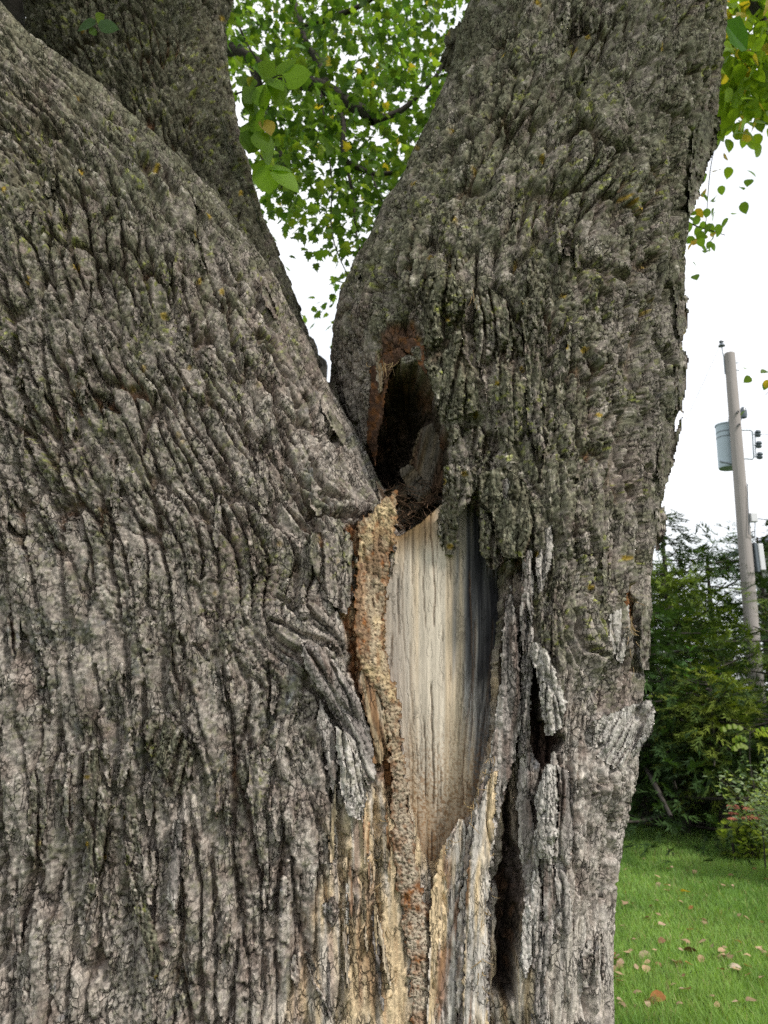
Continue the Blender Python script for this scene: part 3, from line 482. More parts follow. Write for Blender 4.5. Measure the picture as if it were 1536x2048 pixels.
# hanging and curled bark flaps
FLAPS = [
 ([(888,930),(935,925),(960,960),(940,1010),(915,1040),(922,1080),(905,1112),(885,1108),(872,1060),(880,1000)],.03,.010,8,.006,'bark',.05,0,(-.05,.12)),
 ([(950,950),(1000,930),(1050,960),(1075,1010),(1062,1080),(1052,1115),(1010,1118),(990,1090),(985,1030),(960,1000)],.022,.012,10,.009,'bark',-.1,.6,(0,-.10)),
 ([(958,1010),(985,1030),(995,1095),(1012,1120),(985,1142),(962,1110),(955,1060)],.006,.014,8,.006,'bark',0,0,(0,-.05)),
 ([(838,560),(905,540),(935,600),(925,700),(955,760),(960,820),(920,835),(880,850),(868,790),(850,740),(845,650)],.016,.012,14,.010,'bark',.12,.5,(-.05,.02)),
 ([(950,590),(985,575),(1015,600),(1045,680),(1055,760),(1045,840),(1020,900),(985,850),(965,760),(945,690)],.004,.010,10,.008,'bark',-.08,.0,(0,0)),
 ([(1040,600),(1080,590),(1095,700),(1085,820),(1092,900),(1075,930),(1056,860),(1050,740)],.006,.010,8,.007,'bark',0,0,(0,0)),
 ([(895,860),(960,850),(985,900),(960,950),(930,960),(900,950),(893,900)],.000,.02,12,.010,'bark',.1,0,(0,0)),
 ([(600,1285),(640,1290),(680,1335),(712,1385),(735,1440),(748,1500),(752,1565),(735,1575),(712,1520),(680,1450),(640,1385),(605,1330)],.020,.014,14,.014,'grey',-.5,0,(-.02,.0)),
 ([(668,1440),(700,1480),(728,1540),(735,1600),(722,1640),(695,1635),(680,1580),(672,1500)],.026,.010,10,.006,'curl',-.1,.5,(0,-.03)),
 ([(640,1400),(668,1450),(678,1530),(665,1600),(650,1520),(632,1450)],.006,.012,8,.008,'grey',-.15,0,(0,0)),
 ([(620,1060),(700,1062),(716,1120),(712,1180),(695,1235),(668,1215),(640,1170),(615,1110)],.006,.012,12,.008,'bark',0,.1,(-.03,0)),
 ([(850,728),(884,735),(912,800),(925,870),(905,890),(884,836),(866,786)],.012,.03,9,.012,'bark',0,.3,(0,0)),
 ([(1062,1282),(1080,1284),(1100,1310),(1118,1360),(1135,1400),(1128,1450),(1108,1475),(1090,1470),(1080,1410),(1072,1350),(1058,1310)],.030,.012,10,.012,'curl',0,.3,(0,0)),
 ([(1092,1526),(1112,1530),(1118,1580),(1115,1660),(1105,1720),(1080,1722),(1064,1690),(1072,1640),(1066,1600),(1078,1560)],.032,.012,13,.014,'curl',0,.1,(0,0)),
 ([(1115,1530),(1140,1540),(1150,1640),(1140,1760),(1150,1860),(1130,1880),(1112,1800),(1105,1720),(1116,1620)],.006,.010,9,.008,'grey',0,0,(0,0)),
 ([(1185,1440),(1225,1425),(1270,1405),(1305,1398),(1311,1425),(1308,1460),(1290,1490),(1262,1530),(1225,1540),(1190,1510)],.022,.014,10,.010,'curl',.5,.25,(-.25,0)),
 ([(1283,1200),(1298,1215),(1303,1270),(1298,1340),(1284,1345),(1279,1280)],.004,.012,6,.005,'bark',0,0,(0,0)),
 ([(1215,1225),(1258,1210),(1262,1240),(1258,1290),(1245,1330),(1220,1300)],.012,.010,8,.007,'curl',0,.2,(0,0)),
 ([(1330,835),(1350,860),(1362,828),(1370,822),(1362,870),(1350,925),(1334,965),(1318,985),(1312,930)],-.01,.010,6,.004,'bark',.2,0,(.0,0)),
 ([(1345,570),(1362,575),(1378,595),(1377,650),(1362,690),(1350,640)],-.005,.012,6,.004,'bark',0,0,(0,0)),
 ([(1355,690),(1376,700),(1376,745),(1366,830),(1350,820)],-.005,.012,6,.004,'bark',0,0,(0,0)),
 ([(1388,200),(1410,215),(1442,235),(1436,290),(1415,340),(1398,400),(1378,440),(1375,380),(1384,300)],-.01,.016,7,.006,'bark',.15,0,(0,0)),
 ([(1312,1020),(1330,1010),(1336,1040),(1326,1085),(1312,1110)],-.006,.01,5,.004,'bark',.1,0,(0,0)),
 ([(165,1505),(195,1490),(222,1510),(225,1600),(218,1700),(200,1762),(185,1760),(170,1690),(162,1600)],.014,.014,9,.008,'bark',0,.4,(0,-.03)),
 ([(245,1590),(275,1585),(280,1680),(295,1800),(330,1930),(310,1960),(275,1850),(250,1720)],.008,.012,10,.008,'bark',-.12,.3,(0,0)),
 ([(345,1640),(368,1635),(366,1720),(352,1830),(332,1800),(338,1700)],.01,.012,9,.008,'grey',.05,.2,(0,0)),
 ([(285,1440),(330,1420),(365,1460),(390,1520),(385,1560),(350,1590),(318,1540),(290,1500)],.010,.012,10,.008,'bark',.3,.4,(0,0)),
 ([(1035,1920),(1052,1760),(1068,1720),(1078,1790),(1070,1900),(1052,1980)],.010,.008,6,.005,'curl',0,0,(0,0)),
 ([(650,760),(672,765),(682,820),(696,870),(690,900),(665,860),(640,815)],.004,.014,8,.008,'bark',-.3,.3,(0,0)),
 ([(750,960),(790,990),(812,1030),(808,1065),(785,1050),(760,1015)],.010,.014,9,.010,'fibre',-.5,0,(0,0)),
 ([(500,1500),(538,1480),(548,1545),(528,1620),(505,1650),(494,1580)],.010,.012,9,.008,'bark',.1,.1,(0,0)),
 ([(60,1540),(92,1525),(96,1640),(70,1750),(52,1680)],.006,.012,9,.008,'bark',0,.1,(0,0)),
 ([(1000,955),(1018,950),(1035,1020),(1030,1060),(1008,1030)],.012,.010,6,.004,'grey',0,0,(0,0)),
 ([(1085,1060),(1105,1045),(1108,1110),(1092,1170),(1075,1200),(1070,1130)],.006,.010,7,.005,'grey',.1,0,(0,0)),
 ([(738,740),(765,705),(800,690),(815,712),(785,735),(772,790),(762,860),(750,935),(732,880),(738,800)],.000,.016,9,.010,'rot',.1,0,(0,0)),
 ([(795,690),(820,670),(850,690),(862,760),(848,750),(825,712)],.000,.016,9,.008,'rot',.1,0,(0,0)),
 ([(750,700),(772,715),(768,760),(760,800),(752,760)],.012,.008,6,.004,'fibre',-.1,0,(0,0)),
]
for i, (poly, off, T, r, D, st, ang, li, lf) in enumerate(FLAPS):
    slab('bark_flap', poly, off, T, r, D, st, ang, None, 30+i*3, lf, 5, .75 if st == 'fibre' else 1.0, lich=li)
# leaning inner wood and debris in the cavity
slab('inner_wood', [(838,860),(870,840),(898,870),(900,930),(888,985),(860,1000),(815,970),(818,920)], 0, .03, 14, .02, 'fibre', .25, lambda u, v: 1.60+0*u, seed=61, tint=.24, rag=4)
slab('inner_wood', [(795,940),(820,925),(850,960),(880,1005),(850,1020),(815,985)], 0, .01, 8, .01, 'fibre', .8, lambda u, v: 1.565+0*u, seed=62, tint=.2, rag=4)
def strands(name, paths, rad, cols, parent, mat, sides=4):
    V, Fa, Cc = [], [], []; base = 0
    for pth, r0, c in zip(paths, rad, cols):
        pth = np.asarray(pth, float); m = len(pth); tg = np.gradient(pth, axis=0); tg /= np.linalg.norm(tg, axis=1, keepdims=True)+1e-9
        ref = np.array([0.3, 1, .1]) if abs(tg[:, 1]).mean() < .8 else np.array([1, 0, .2]); a = np.cross(tg, ref); a /= np.linalg.norm(a, axis=1, keepdims=True)+1e-9; b = np.cross(tg, a)
        rr = (np.linspace(1, .45, m)*r0 if np.isscalar(r0) else np.asarray(r0))[:, None, None]; k_ = np.arange(sides)*2*np.pi/sides
        ring = pth[:, None]+rr*(np.cos(k_)[None, :, None]*a[:, None]+np.sin(k_)[None, :, None]*b[:, None])
        V.append(ring.reshape(-1, 3)); Fa.append(grid_faces(m, sides, True)+base); base += m*sides; Cc.append(np.tile(c, (m*sides, 1)))
    me = mesh_np(name, np.concatenate(V), np.concatenate(Fa), np.concatenate(Cc)); return link(name, me, parent, mat)
pp, rr, cc = [], [], []
for i in range(150):
    u0 = rng.uniform(775, 880); v0 = rng.uniform(965, 1060)
    if poly_sd(np.array([u0]), np.array([v0]), CAVITY)[0] < 4: continue
    a = rng.uniform(0, 6.3); k = rng.uniform(-2.5, 2.5); L = rng.uniform(15, 55); q = np.linspace(0, 1, 9); an = a+k*q
    du = np.cumsum(np.cos(an))*L/9; dv = np.cumsum(np.sin(an))*L/9*.7
    pp.append(P(u0+du, v0+dv, 1.545+rng.uniform(-.025, .03)+.015*np.sin(q*3+a))); rr.append(rng.uniform(.0004, .0013)); cc.append(C(.16,.10,.065)*rng.uniform(.4, 1.6))
tag(strands('nest_debris', pp, rr, cc, TREE, M_rot), 'tangle of brown plant fibres in the bottom of the hollow', kind='stuff')
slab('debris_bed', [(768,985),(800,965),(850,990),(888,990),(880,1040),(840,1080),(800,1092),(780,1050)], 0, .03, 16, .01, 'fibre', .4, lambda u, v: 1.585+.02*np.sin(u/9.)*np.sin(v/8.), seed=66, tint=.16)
# frayed fibres along the splinters
pp, rr, cc = [], [], []
for (x0, y0, x1, y1, n, yd) in ((985,1500,935,1640,16,1.40),(900,1660,870,1760,14,1.415),(745,1600,790,2000,16,1.405),(980,1700,960,1990,18,1.40),(1262,1190,1268,1330,12,1.45),(940,580,1000,600,12,1.44),(745,730,790,720,16,1.50)):
    for i in range(n):
        q = rng.random(); x = x0+(x1-x0)*q+rng.normal()*5; y = y0+(y1-y0)*q+rng.normal()*5; a = rng.normal()*.5+1.57; k = rng.normal()*1.2; L = rng.uniform(10, 38); w = np.linspace(0, 1, 6); an = a+k*w
        pp.append(P(x+np.cumsum(np.cos(an))*L/6, y+np.cumsum(np.sin(an))*L/6, yd-.004-.008*w*rng.random())); rr.append(rng.uniform(.0004, .0012)); cc.append(C(.48,.34,.18)*rng.uniform(.5, 1.2))
tag(strands('frayed_fibres', pp, rr, cc, TREE, M_rot), kind='stuff')
# cut stub on the inner side of the right stem
def stub():
    q = np.linspace(0, 1, 40); k = np.linspace(0, 2*np.pi, 60); Q, Kk = np.meshgrid(q, k, indexing='ij')
    a = P(960, 118, 1.98); b = P(906, 88, 1.90); ax = b-a; L = np.linalg.norm(ax); ax /= L; e1 = np.cross(ax, [0, 1, 0]); e1 /= np.linalg.norm(e1); e2 = np.cross(ax, e1)
    rad = (.105-.035*Q)*(1+.16*(fbm(Kk*2, Q*3, 3, 2)-.5)*2); rad = rad*np.where(Q > .97, .6, 1)
    rad = rad*np.sqrt(np.clip((1-Q)/.2, 0.002, 1))
    V = a+ax*(Q[..., None]*L)+rad[..., None]*(np.cos(Kk)[..., None]*e1+np.sin(Kk)[..., None]*e2)
    h, f = bark((Kk*.08).astype(F4), (Q*.12).astype(F4), 900, .7); V = V+h[..., None]*1.2*(np.cos(Kk)[..., None]*e1+np.sin(Kk)[..., None]*e2)
    u, v = proj(V); col = bark_col(u, v, f, h, 77, .1)*.8
    link('branch_stub', mesh_np('branch_stub', V.reshape(-1, 3), grid_faces(40, 60), col.reshape(-1, 3)), TREE, M_bark)
stub()

# loose flakes and slivers all over the trunk
def flake(u, v, w, l, st, off, ang, i, li=0, tint=1.0):
    n = 9; q = np.linspace(0, 1, n); ww = w*np.sqrt(np.clip(np.sin(np.pi*np.clip(q, .06, .94)), 0, 1))*(.75+.5*rng.random(n)); c, s_ = math.cos(ang), math.sin(ang)
    pl_ = [(u+c*a-s_*b, v+s_*a+c*b) for a, b in zip(-ww, (q-.5)*l)]+[(u+c*a-s_*b, v+s_*a+c*b) for a, b in zip((ww*rng.uniform(.6, 1))[::-1], ((q-.5)*l)[::-1])]
    slab('bark_flake' if st != 'fibre' else 'wood_sliver', pl_, off, .010, max(4, w*.6), .004+.003*rng.random(), st, ang, None, 700+i, (rng.normal()*.05, rng.normal()*.05), 4, tint, 2.9, lich=li)
k_ = 0
for i in range(400):
    u, v = rng.uniform(10, 1260), rng.uniform(20, 2040)
    if Yfront(np.array([u]), np.array([v]))[0] > 2.0: continue
    if poly_sd(np.array([u]), np.array([v]), [(680,640),(900,640),(930,900),(1060,1100),(1080,2048),(700,2048),(680,1040),(640,900)])[0] > -25: continue
    edge = Yfront(np.array([u-40.]), np.array([v]))[0] > 2 or Yfront(np.array([u+40.]), np.array([v]))[0] > 2
    if edge or u > 1235: continue
    sc_ = 1.0 if v > 900 else .7
    ang = -.45*ss(100, 600, u)*ss(1100, 600, v) if u < 640 else .28*ss(900, 300, v)*ss(1250, 900, u)
    flake(u, v, rng.uniform(9, 19)*sc_, rng.uniform(50, 150)*sc_, 'bark', rng.uniform(-.001, .005), float(ang)+rng.normal()*.12, i, 0.0); k_ += 1
    if k_ > 110: break
for i in range(34):    # fibrous slivers low on the wound
    a = rng.random()
    if i < 16: u, v = rng.uniform(655, 800), rng.uniform(1620, 2040)
    elif i < 22: u, v = rng.uniform(885, 985), rng.uniform(1760, 2050)
    else: u, v = rng.uniform(1010, 1062), rng.uniform(1150, 1560)
    flake(u, v, rng.uniform(3.5, 9), rng.uniform(70, 240), 'fibre' if i < 22 and rng.random() < .7 else 'grey', rng.uniform(-.002, .008)+(.03 if 16 <= i < 22 else .012 if i >= 22 else 0), rng.normal()*.06+(-.04 if i < 16 else .02), 200+i, 0, rng.uniform(.6, 1))
# ------------------------------------------------------------------ ground, lawn
def terrain_z(x, y): return .04*np.sin(x*.31+1)*np.sin(y*.23)+.0*x
def ground():
    g = np.concatenate([-np.geomspace(1500, 14, 16), np.linspace(-12, 24, 73), np.geomspace(26, 1500, 16)])
    X, Y = np.meshgrid(g, g+0.0, indexing='ij'); Z = np.where((np.abs(X) < 60) & (np.abs(Y) < 60), terrain_z(X, Y), 0)
    me = mesh_np('ground', np.stack([X, Y, Z], -1).reshape(-1, 3), grid_faces(*X.shape)[:, ::-1])
    m = material('lawn_soil', .95, .45, 3.5, .6, 40, .03, color=(.055, .085, .022), spec=.1)
    tag(link('ground', me, None, m), kind='structure')
ground()
M_grass = material('grass', .6, .2, 4, 0, transl=.3, spec=.3, detail=3)
def grass():
    n = 120000
    # density falls with distance so that blades stay about a pixel wide
    y = 3.6+8.5*rng.random(n)**1.25; x = y*(.22+.42*rng.random(n))-.3
    n2 = 9000; x = np.concatenate([x, rng.uniform(-3.5, 5, n2)]); y = np.concatenate([y, rng.uniform(2.9, 9, n2)]); n = len(x)
    z = terrain_z(x, y); a = rng.uniform(0, 2*np.pi, n); L = rng.uniform(.025, .06, n)*(1+.35*(fbm(x*1.5, y*1.5, 2, 1)-.5)); w = rng.uniform(.0016, .0034, n)*(1+(y-4)*.16)
    lean = rng.uniform(.2, 1.0, n); b = rng.uniform(0, 2*np.pi, n)
    p0 = np.stack([x-np.cos(a)*w, y-np.sin(a)*w, z], -1); p1 = np.stack([x+np.cos(a)*w, y+np.sin(a)*w, z], -1)
    p2 = np.stack([x+np.cos(b)*L*lean, y+np.sin(b)*L*lean, z+L], -1)
    V = np.stack([p0, p1, p2], 1).reshape(-1, 3); F = np.arange(3*n).reshape(-1, 3)
    k = (fbm(x*1.7, y*1.7, 3, 4)[:, None]-.5)*1.3+.28+rng.random((n, 1))*.55
    c = C(.10,.205,.038)*(1-k)+C(.235,.365,.095)*k
    c = np.where(rng.random((n, 1)) < .05, C(.30,.27,.13), c)
    me = mesh_np('grass', V, F, np.repeat(c, 3, 0), False); tag(link('grass', me, None, M_grass), 'short green lawn grass', 'grass', kind='stuff')
grass()
# ------------------------------------------------------------------ leaves
def leaf_shape(kind):
    "vertices and faces of one leaf along +x, unit length, slightly folded and curled"
    if kind == 'elm': xs = [0,.05,.14,.25,.36,.48,.60,.72,.82,.91,1.0]; ws = [.02,.17,.29,.37,.40,.385,.345,.275,.19,.09,0]
    elif kind == 'willow': xs = [0,.2,.5,.8,1.0]; ws = [.0,.13,.17,.09,0]
    if kind in ('elm', 'willow'):
        V, n = [], len(xs)
        for i, (x, w) in enumerate(zip(xs, ws)):
            zz = -.16*x*x
            V += [(x, 0, zz)]
            j = .03 if (i % 2) and kind == 'elm' else 0
            V += [(x-j, w+j*.5, zz+.16*w), (x-j, -w-j*.5, zz+.16*w)]
        F = []
        for i in range(n-1):
            a, b = 3*i, 3*i+3; F += [(a, b, b+1, a+1), (a, a+2, b+2, b)]
        return np.array(V, F4), np.array(F)
    # lobed maple leaf: fan round the centre
    pts = [(0,0),(-.06,.22),(.10,.46),(.22,.34),(.42,.50),(.46,.26),(.68,.24),(.66,.12),(1.0,0)]
    rim = [(x, y) for x, y in pts]+[(x, -y) for x, y in pts[-2:0:-1]]
    V = [(.3, 0, .02)]+[(x, y, -.14*x*x-.10*abs(y)*abs(y)*3) for x, y in rim]; n = len(rim)
    F = [(0, 1+i, 1+(i+1) % n) for i in range(n)]
    return np.array(V, F4), np.array(F)
CROWNLEAF = (np.array([(0,0,0),(.35,.34,.05),(.8,.22,-.02),(1,0,-.12),(.8,-.22,-.02),(.35,-.34,.05)], F4), np.array([(0,1,2,3),(0,3,4,5)]))
def rot_from(d, roll):
    "rotation matrices whose x axis is d (n,3)"
    d = d/np.linalg.norm(d, axis=1, keepdims=True); up = np.tile([0, 0, 1.], (len(d), 1)); y = np.cross(up, d); y /= np.linalg.norm(y, axis=1, keepdims=True)+1e-6; z = np.cross(d, y)
    c, s = np.cos(roll)[:, None], np.sin(roll)[:, None]
    return np.stack([d, y*c+z*s, -y*s+z*c], 2)
def scatter(name, shape, pos, Rm, sc, cols, parent, mat, nparts=300, stuff_name='foliage', part_name='leaf', near=None, variants=6):
    """the leaves that show largest become parts of their own, the rest one joined part"""
    V, F = shape; n = len(pos); order = np.arange(n) if near is None else np.argsort(near)
    pi, si = order[:nparts], order[nparts:]
    if len(pi):
        q = np.argsort(cols[pi].sum(1)); bins = np.array_split(pi[q], variants)
        for bi in bins:
            if not len(bi): continue
            me = mesh_np(part_name, V, F, np.tile(cols[bi].mean(0), (len(V), 1)), False)
            me.materials.append(mat)
            for i in bi:
                o = bpy.data.objects.new(part_name, me); COL.objects.link(o); o.parent = parent
                M = Matrix(Rm[i].tolist()).to_4x4() @ Matrix.Diagonal((sc[i], sc[i], sc[i], 1)); M.translation = Vector(pos[i]); o.matrix_local = Matrix(parent.get('inv', Matrix())) @ M if False else M
    if len(si):
        VV = np.einsum('nij,vj->nvi', Rm[si], V)*sc[si][:, None, None]+pos[si][:, None]
        FF = F[None]+(np.arange(len(si))*len(V))[:, None, None]
        me = mesh_np(stuff_name, VV.reshape(-1, 3), FF.reshape(-1, F.shape[1]), np.repeat(cols[si], len(V), 0), False)
        tag(link(stuff_name, me, parent, mat), kind='stuff')
def leafdirs(n, droop=.6, spread=1.0):
    a = rng.uniform(0, 2*np.pi, n); return np.stack([np.cos(a)*spread, np.sin(a)*spread, -droop+.5*rng.normal(size=n)], 1)
ELM, MAPLE, WILLOW = leaf_shape('elm'), leaf_shape('maple'), leaf_shape('willow')
# the maple behind the fork: limbs and hanging foliage
MT = empty('maple_tree', (0, 0, 0), 'leafy green maple behind the fork, its dark limbs and foliage hanging into the gap', 'tree')
def limb(name, pts, r0, r1, parent, mat=None, Y=None, label=None, sides=8):
    "a tapering bent limb; pts (u, v, Y) or world points when Y is 'w'"
    w = np.array(pts, float) if Y == 'w' else np.array([P(*p) for p in pts]); m = len(w)
    t = np.linspace(0, m-1, (m-1)*5+1); i = np.clip(t.astype(int), 0, m-2); f = (t-i)[:, None]
    g = lambda k: w[np.clip(k, 0, m-1)]
    q = .5*((2*g(i))+(-g(i-1)+g(i+1))*f+(2*g(i-1)-5*g(i)+4*g(i+1)-g(i+2))*f**2+(-g(i-1)+3*g(i)-3*g(i+1)+g(i+2))*f**3)
    L = np.linalg.norm(w[-1]-w[0]); q = q+(np.stack([fbm(t*1.3, t*0+5, 2, 3), fbm(t*1.3, t*0+9, 2, 4), fbm(t*1.3, t*0+15, 2, 6)], 1)-.5)*r0*1.2
    rad = np.linspace(r0, r1, len(t))*(1+.25*(vn(t*2.3, t*0, 5)-.5))
    V = strands(name, [q], [rad], [C(.06,.05,.04)], parent, mat or M_limb, sides); return tag(V, label)
limb('trunk', [(-1.0, 6.2, -.1), (-.98, 6.2, 1.5), (-.9, 6.2, 3.2), (-.82, 6.2, 4.6)], .30, .2, MT, Y='w', sides=14)
for pts, a, b in [([(300,60,6.2),(480,105,6.0),(560,150,5.8),(640,172,5.6),(700,208,5.5),(748,240,5.4)],.07,.055),([(560,-80,5.8),(600,55,5.8),(626,108,5.7),(650,165,5.6),(688,240,5.5),(690,318,5.4),(740,343,5.3),(790,345,5.2),(840,330,5.2)],.038,.014),
   ([(690,318,5.4),(706,400,5.3),(714,480,5.2),(738,590,5.2)],.014,.006),([(500,120,6.0),(530,220,5.9),(556,300,5.8),(582,365,5.8)],.045,.014),([(440,-60,5.5),(470,35,5.5),(510,115,5.5)],.018,.008),
   ([(640,172,5.6),(650,260,5.5),(662,350,5.4),(664,470,5.3),(700,560,5.2)],.010,.004),([(530,225,6.1),(545,330,6.0),(580,400,6.0)],.03,.01),([(745,240,5.4),(800,220,5.4),(870,150,5.3),(905,60,5.2)],.03,.01),
   ([(600,55,5.8),(700,20,5.6),(800,-40,5.4)],.03,.015),([(740,343,5.3),(770,420,5.2),(800,480,5.2)],.008,.004)]:
    limb('limb', pts, a, b, MT)
def blobs(bl, Yr):
    U, Vv, Y = [], [], []
    for (u, v, ru, rv, n) in bl:
        a = rng.uniform(0, 2*np.pi, n); r = np.sqrt(rng.random(n)); U.append(u+ru*r*np.cos(a)); Vv.append(v+rv*r*np.sin(a)); Y.append(rng.uniform(*Yr, n))
    return np.concatenate(U), np.concatenate(Vv), np.concatenate(Y)
back = [(540,60,130,140,50),(680,110,150,150,50),(820,110,100,120,16),(600,260,90,90,26),(740,260,90,80,22)]
# leaves grow in small sprays, so that sky shows between them
def sprays(bl, Yr, per, spread):
    u, v, Y = blobs(bl, Yr); c = P(u, v, Y)
    return np.repeat(c, per, 0)+rng.normal(size=(len(c)*per, 3))*spread
pos = sprays([(560,60,150,110,70),(680,110,150,120,72),(800,90,110,100,40),(590,210,120,110,55),(700,250,150,100,66),(800,230,110,110,40),(575,360,60,65,36),(615,300,80,70,40),(730,370,80,60,36),(800,350,80,90,36),
   (690,460,45,70,20),(760,440,60,70,24),(735,540,30,60,12),(655,625,18,20,4),(640,430,22,40,5),(350,100,250,200,80),(860,30,60,60,14),(880,180,40,70,16),(1100,0,300,150,40),(570,525,8,10,1),(760,-80,400,100,110),(672,670,12,12,1),(600,440,30,20,6)], (4.9, 6.6), 6, .115)
pos = np.concatenate([pos, sprays(back, (7, 8.5), 8, .18)])
n = len(pos); sc = rng.uniform(.065, .105, n); cols = C(.068,.142,.028)*(1-rng.random((n, 1))*.5)+C(.10,.12,.01)*rng.random((n, 1))**2
cols = cols*np.repeat(rng.uniform(.55, 1.3, n//2+1), 2)[:n, None]*(.75+.5*fbm(pos[:, 0]*1.6+9, pos[:, 2]*1.6+pos[:, 1], 2, 3))[:, None]; yel = rng.random(n) < .009; cols[yel] = C(.45,.36,.05)
scatter('leaf', MAPLE, pos, rot_from(leafdirs(n, .8), rng.uniform(-.9, .9, n)), sc, cols, MT, M_leaf, 300, near=np.linalg.norm(pos-[0, 0, 1.65], axis=1)+100*((proj(pos)[0] < 470) | (proj(pos)[0] > 900) | (proj(pos)[1] < 0)))
# shoots growing on the old tree
def shoot(pts, leaves, r, label, size, lc, sub=True):
    tw = limb('leafy_twig', pts, r, r*.5, TREE, mat=M_limb, label=label, sides=5)
    me_cache = []
    V, F = ELM
    for j, (u, v, Y, ang, s, k) in enumerate(leaves):
        c = lc*k if np.ndim(k) == 0 else k
        me = mesh_np('leaf', V, F, np.tile(c, (len(V), 1)), True); me.materials.append(M_leaf)
        o = bpy.data.objects.new('leaf', me); COL.objects.link(o); o.parent = tw
        d = P(u+math.cos(ang)*30, v+math.sin(ang)*30, Y)-P(u, v, Y); d = d+np.array([0, rng.uniform(-.4, .4)*np.linalg.norm(d), 0])
        Rm = rot_from(np.array([d]), np.array([rng.choice([-1, 1])*1.2+rng.normal()*.3]))[0]; L = s*size
        M = Matrix(Rm.tolist()).to_4x4() @ Matrix.Diagonal((L, L, L, 1)); M.translation = Vector(P(u, v, Y)); o.matrix_local = M
LG = C(.17,.29,.03)
shoot([(470,188,2.15),(505,176,2.1),(535,160,2.08),(562,150,2.06),(572,165,2.05)], [(530,160,2.07,-1.35,1.15,1),(560,150,2.06,-.9,1.0,.8),(565,152,2.05,.1,1.2,1.05),(548,158,2.06,1.3,1.1,.8),(520,172,2.08,1.4,1.1,1),(512,176,2.08,2.2,.9,.7),(505,178,2.1,-2.2,.9,.6),(500,176,2.1,-1.5,.6,C(.4,.4,.05)),(490,182,2.12,-1.2,.9,.7),(530,168,2.05,1.7,1.2,.9),(500,190,2.1,1.5,1.1,.9),(538,162,2.06,.7,.9,1.1)], .003, 'twig with large round toothed leaves beside the rear stem', .088, LG)
shoot([(495,205,2.2),(512,235,2.15),(520,265,2.12)], [(505,210,2.15,1.6,1.2,.9),(515,225,2.12,1.5,1.25,1.15),(508,245,2.14,1.7,1.2,.9),(520,262,2.1,1.3,1.1,.9),(528,240,2.1,1.1,.8,C(.38,.28,.06)),(505,262,2.14,1.8,1.1,.8)], .0025, 'short twig with drooping green leaves and one browning leaf', .088, LG*.95)
shoot([(520,310,2.25),(535,335,2.2),(555,350,2.15)], [(530,325,2.18,-1.3,1.0,1.2),(530,330,2.18,1.4,1.3,1.2),(545,342,2.15,.5,1.25,1.25),(525,320,2.2,2.0,.9,.9),(538,338,2.17,.0,.9,1.0)], .0025, 'lowest twig with bright green leaves beside the rear stem', .09, LG*1.1)
shoot([(152,150,1.93),(168,110,1.9),(190,75,1.88),(197,45,1.87)], [(192,45,1.86,3.0,.9,C(.07,.13,.05)),(198,44,1.86,.25,.85,C(.07,.13,.05)),(195,46,1.86,-1.3,.65,C(.16,.24,.03)),(193,60,1.87,2.5,.4,C(.10,.17,.04))], .0013, 'thin leafy sprig on the front of the rear stem', .075, LG)
# right-hand branch with yellowing leaves
def side_branch(label, pts, bl, ns, r, Yr, size, base, np_):
    b = limb('leafy_branch', pts, r, r*.3, TREE, mat=M_limb, label=label)
    p = sprays(bl, Yr, ns, .10); n = len(p); sc = rng.uniform(.75, 1.15, n)*size
    t = rng.random((n, 1)); c = base*(.75+.5*t); y = rng.random(n); c[y < .12] = C(.42,.34,.04); c[y < .03] = C(.5,.28,.06)
    scatter('leaf', ELM, p, rot_from(leafdirs(n, 1.0), rng.uniform(-1, 1, n)), sc, c, b, M_leaf, np_)
side_branch('dark limb at the upper right with yellow-green leaves hanging from it', [(1380,-200,3.6),(1480,-60,3.5),(1510,20,3.5),(1560,110,3.5),(1640,200,3.5)], [(1490,60,60,60,26),(1475,140,50,80,28),(1510,110,60,80,16),(1460,210,30,40,8),(1470,190,40,50,6),(1440,262,16,18,3),(1580,120,60,150,20),(1510,-40,80,40,12)], 7, .045, (3.3, 3.9), .085, C(.17,.26,.025), 280)
side_branch('fine twig with a few yellowing leaves beside the right edge of the stem', [(1300,380,3.9),(1370,440,3.8),(1420,460,3.8),(1450,470,3.8)], [(1412,455,26,22,5),(1390,440,20,24,3),(1440,415,14,10,1),(1420,330,8,20,1)], 6, .006, (3.7, 4.0), .062, C(.15,.25,.04), 60)
side_branch('thin hanging twig at the right edge of the picture', [(1600,700,3.9),(1560,760,3.9),(1530,790,3.9)], [(1545,775,14,16,3)], 6, .004, (3.8, 4.0), .05, C(.12,.19,.05), 20)
side_branch('bough of leaves behind the left stem', [(-60,-100,3.0),(20,0,3.0),(60,60,3.0)], [(40,20,34,40,10),(75,70,14,14,2)], 7, .012, (2.9, 3.2), .075, C(.10,.19,.02), 60)
for pts in ([(1515,20,3.5),(1490,90,3.55),(1472,170,3.6),(1462,230,3.65),(1440,275,3.7)], [(1472,170,3.6),(1440,260,3.7),(1420,340,3.8),(1412,440,3.85),(1405,480,3.9)], [(1510,20,3.5),(1530,90,3.5),(1520,160,3.6),(1490,230,3.7)]): limb('twig', pts, .0035, .0015, TREE, sides=5)
limb('limb', [(-30,-60,2.5),(15,0,2.5),(36,60,2.5),(60,130,2.5)], .05, .04, TREE)
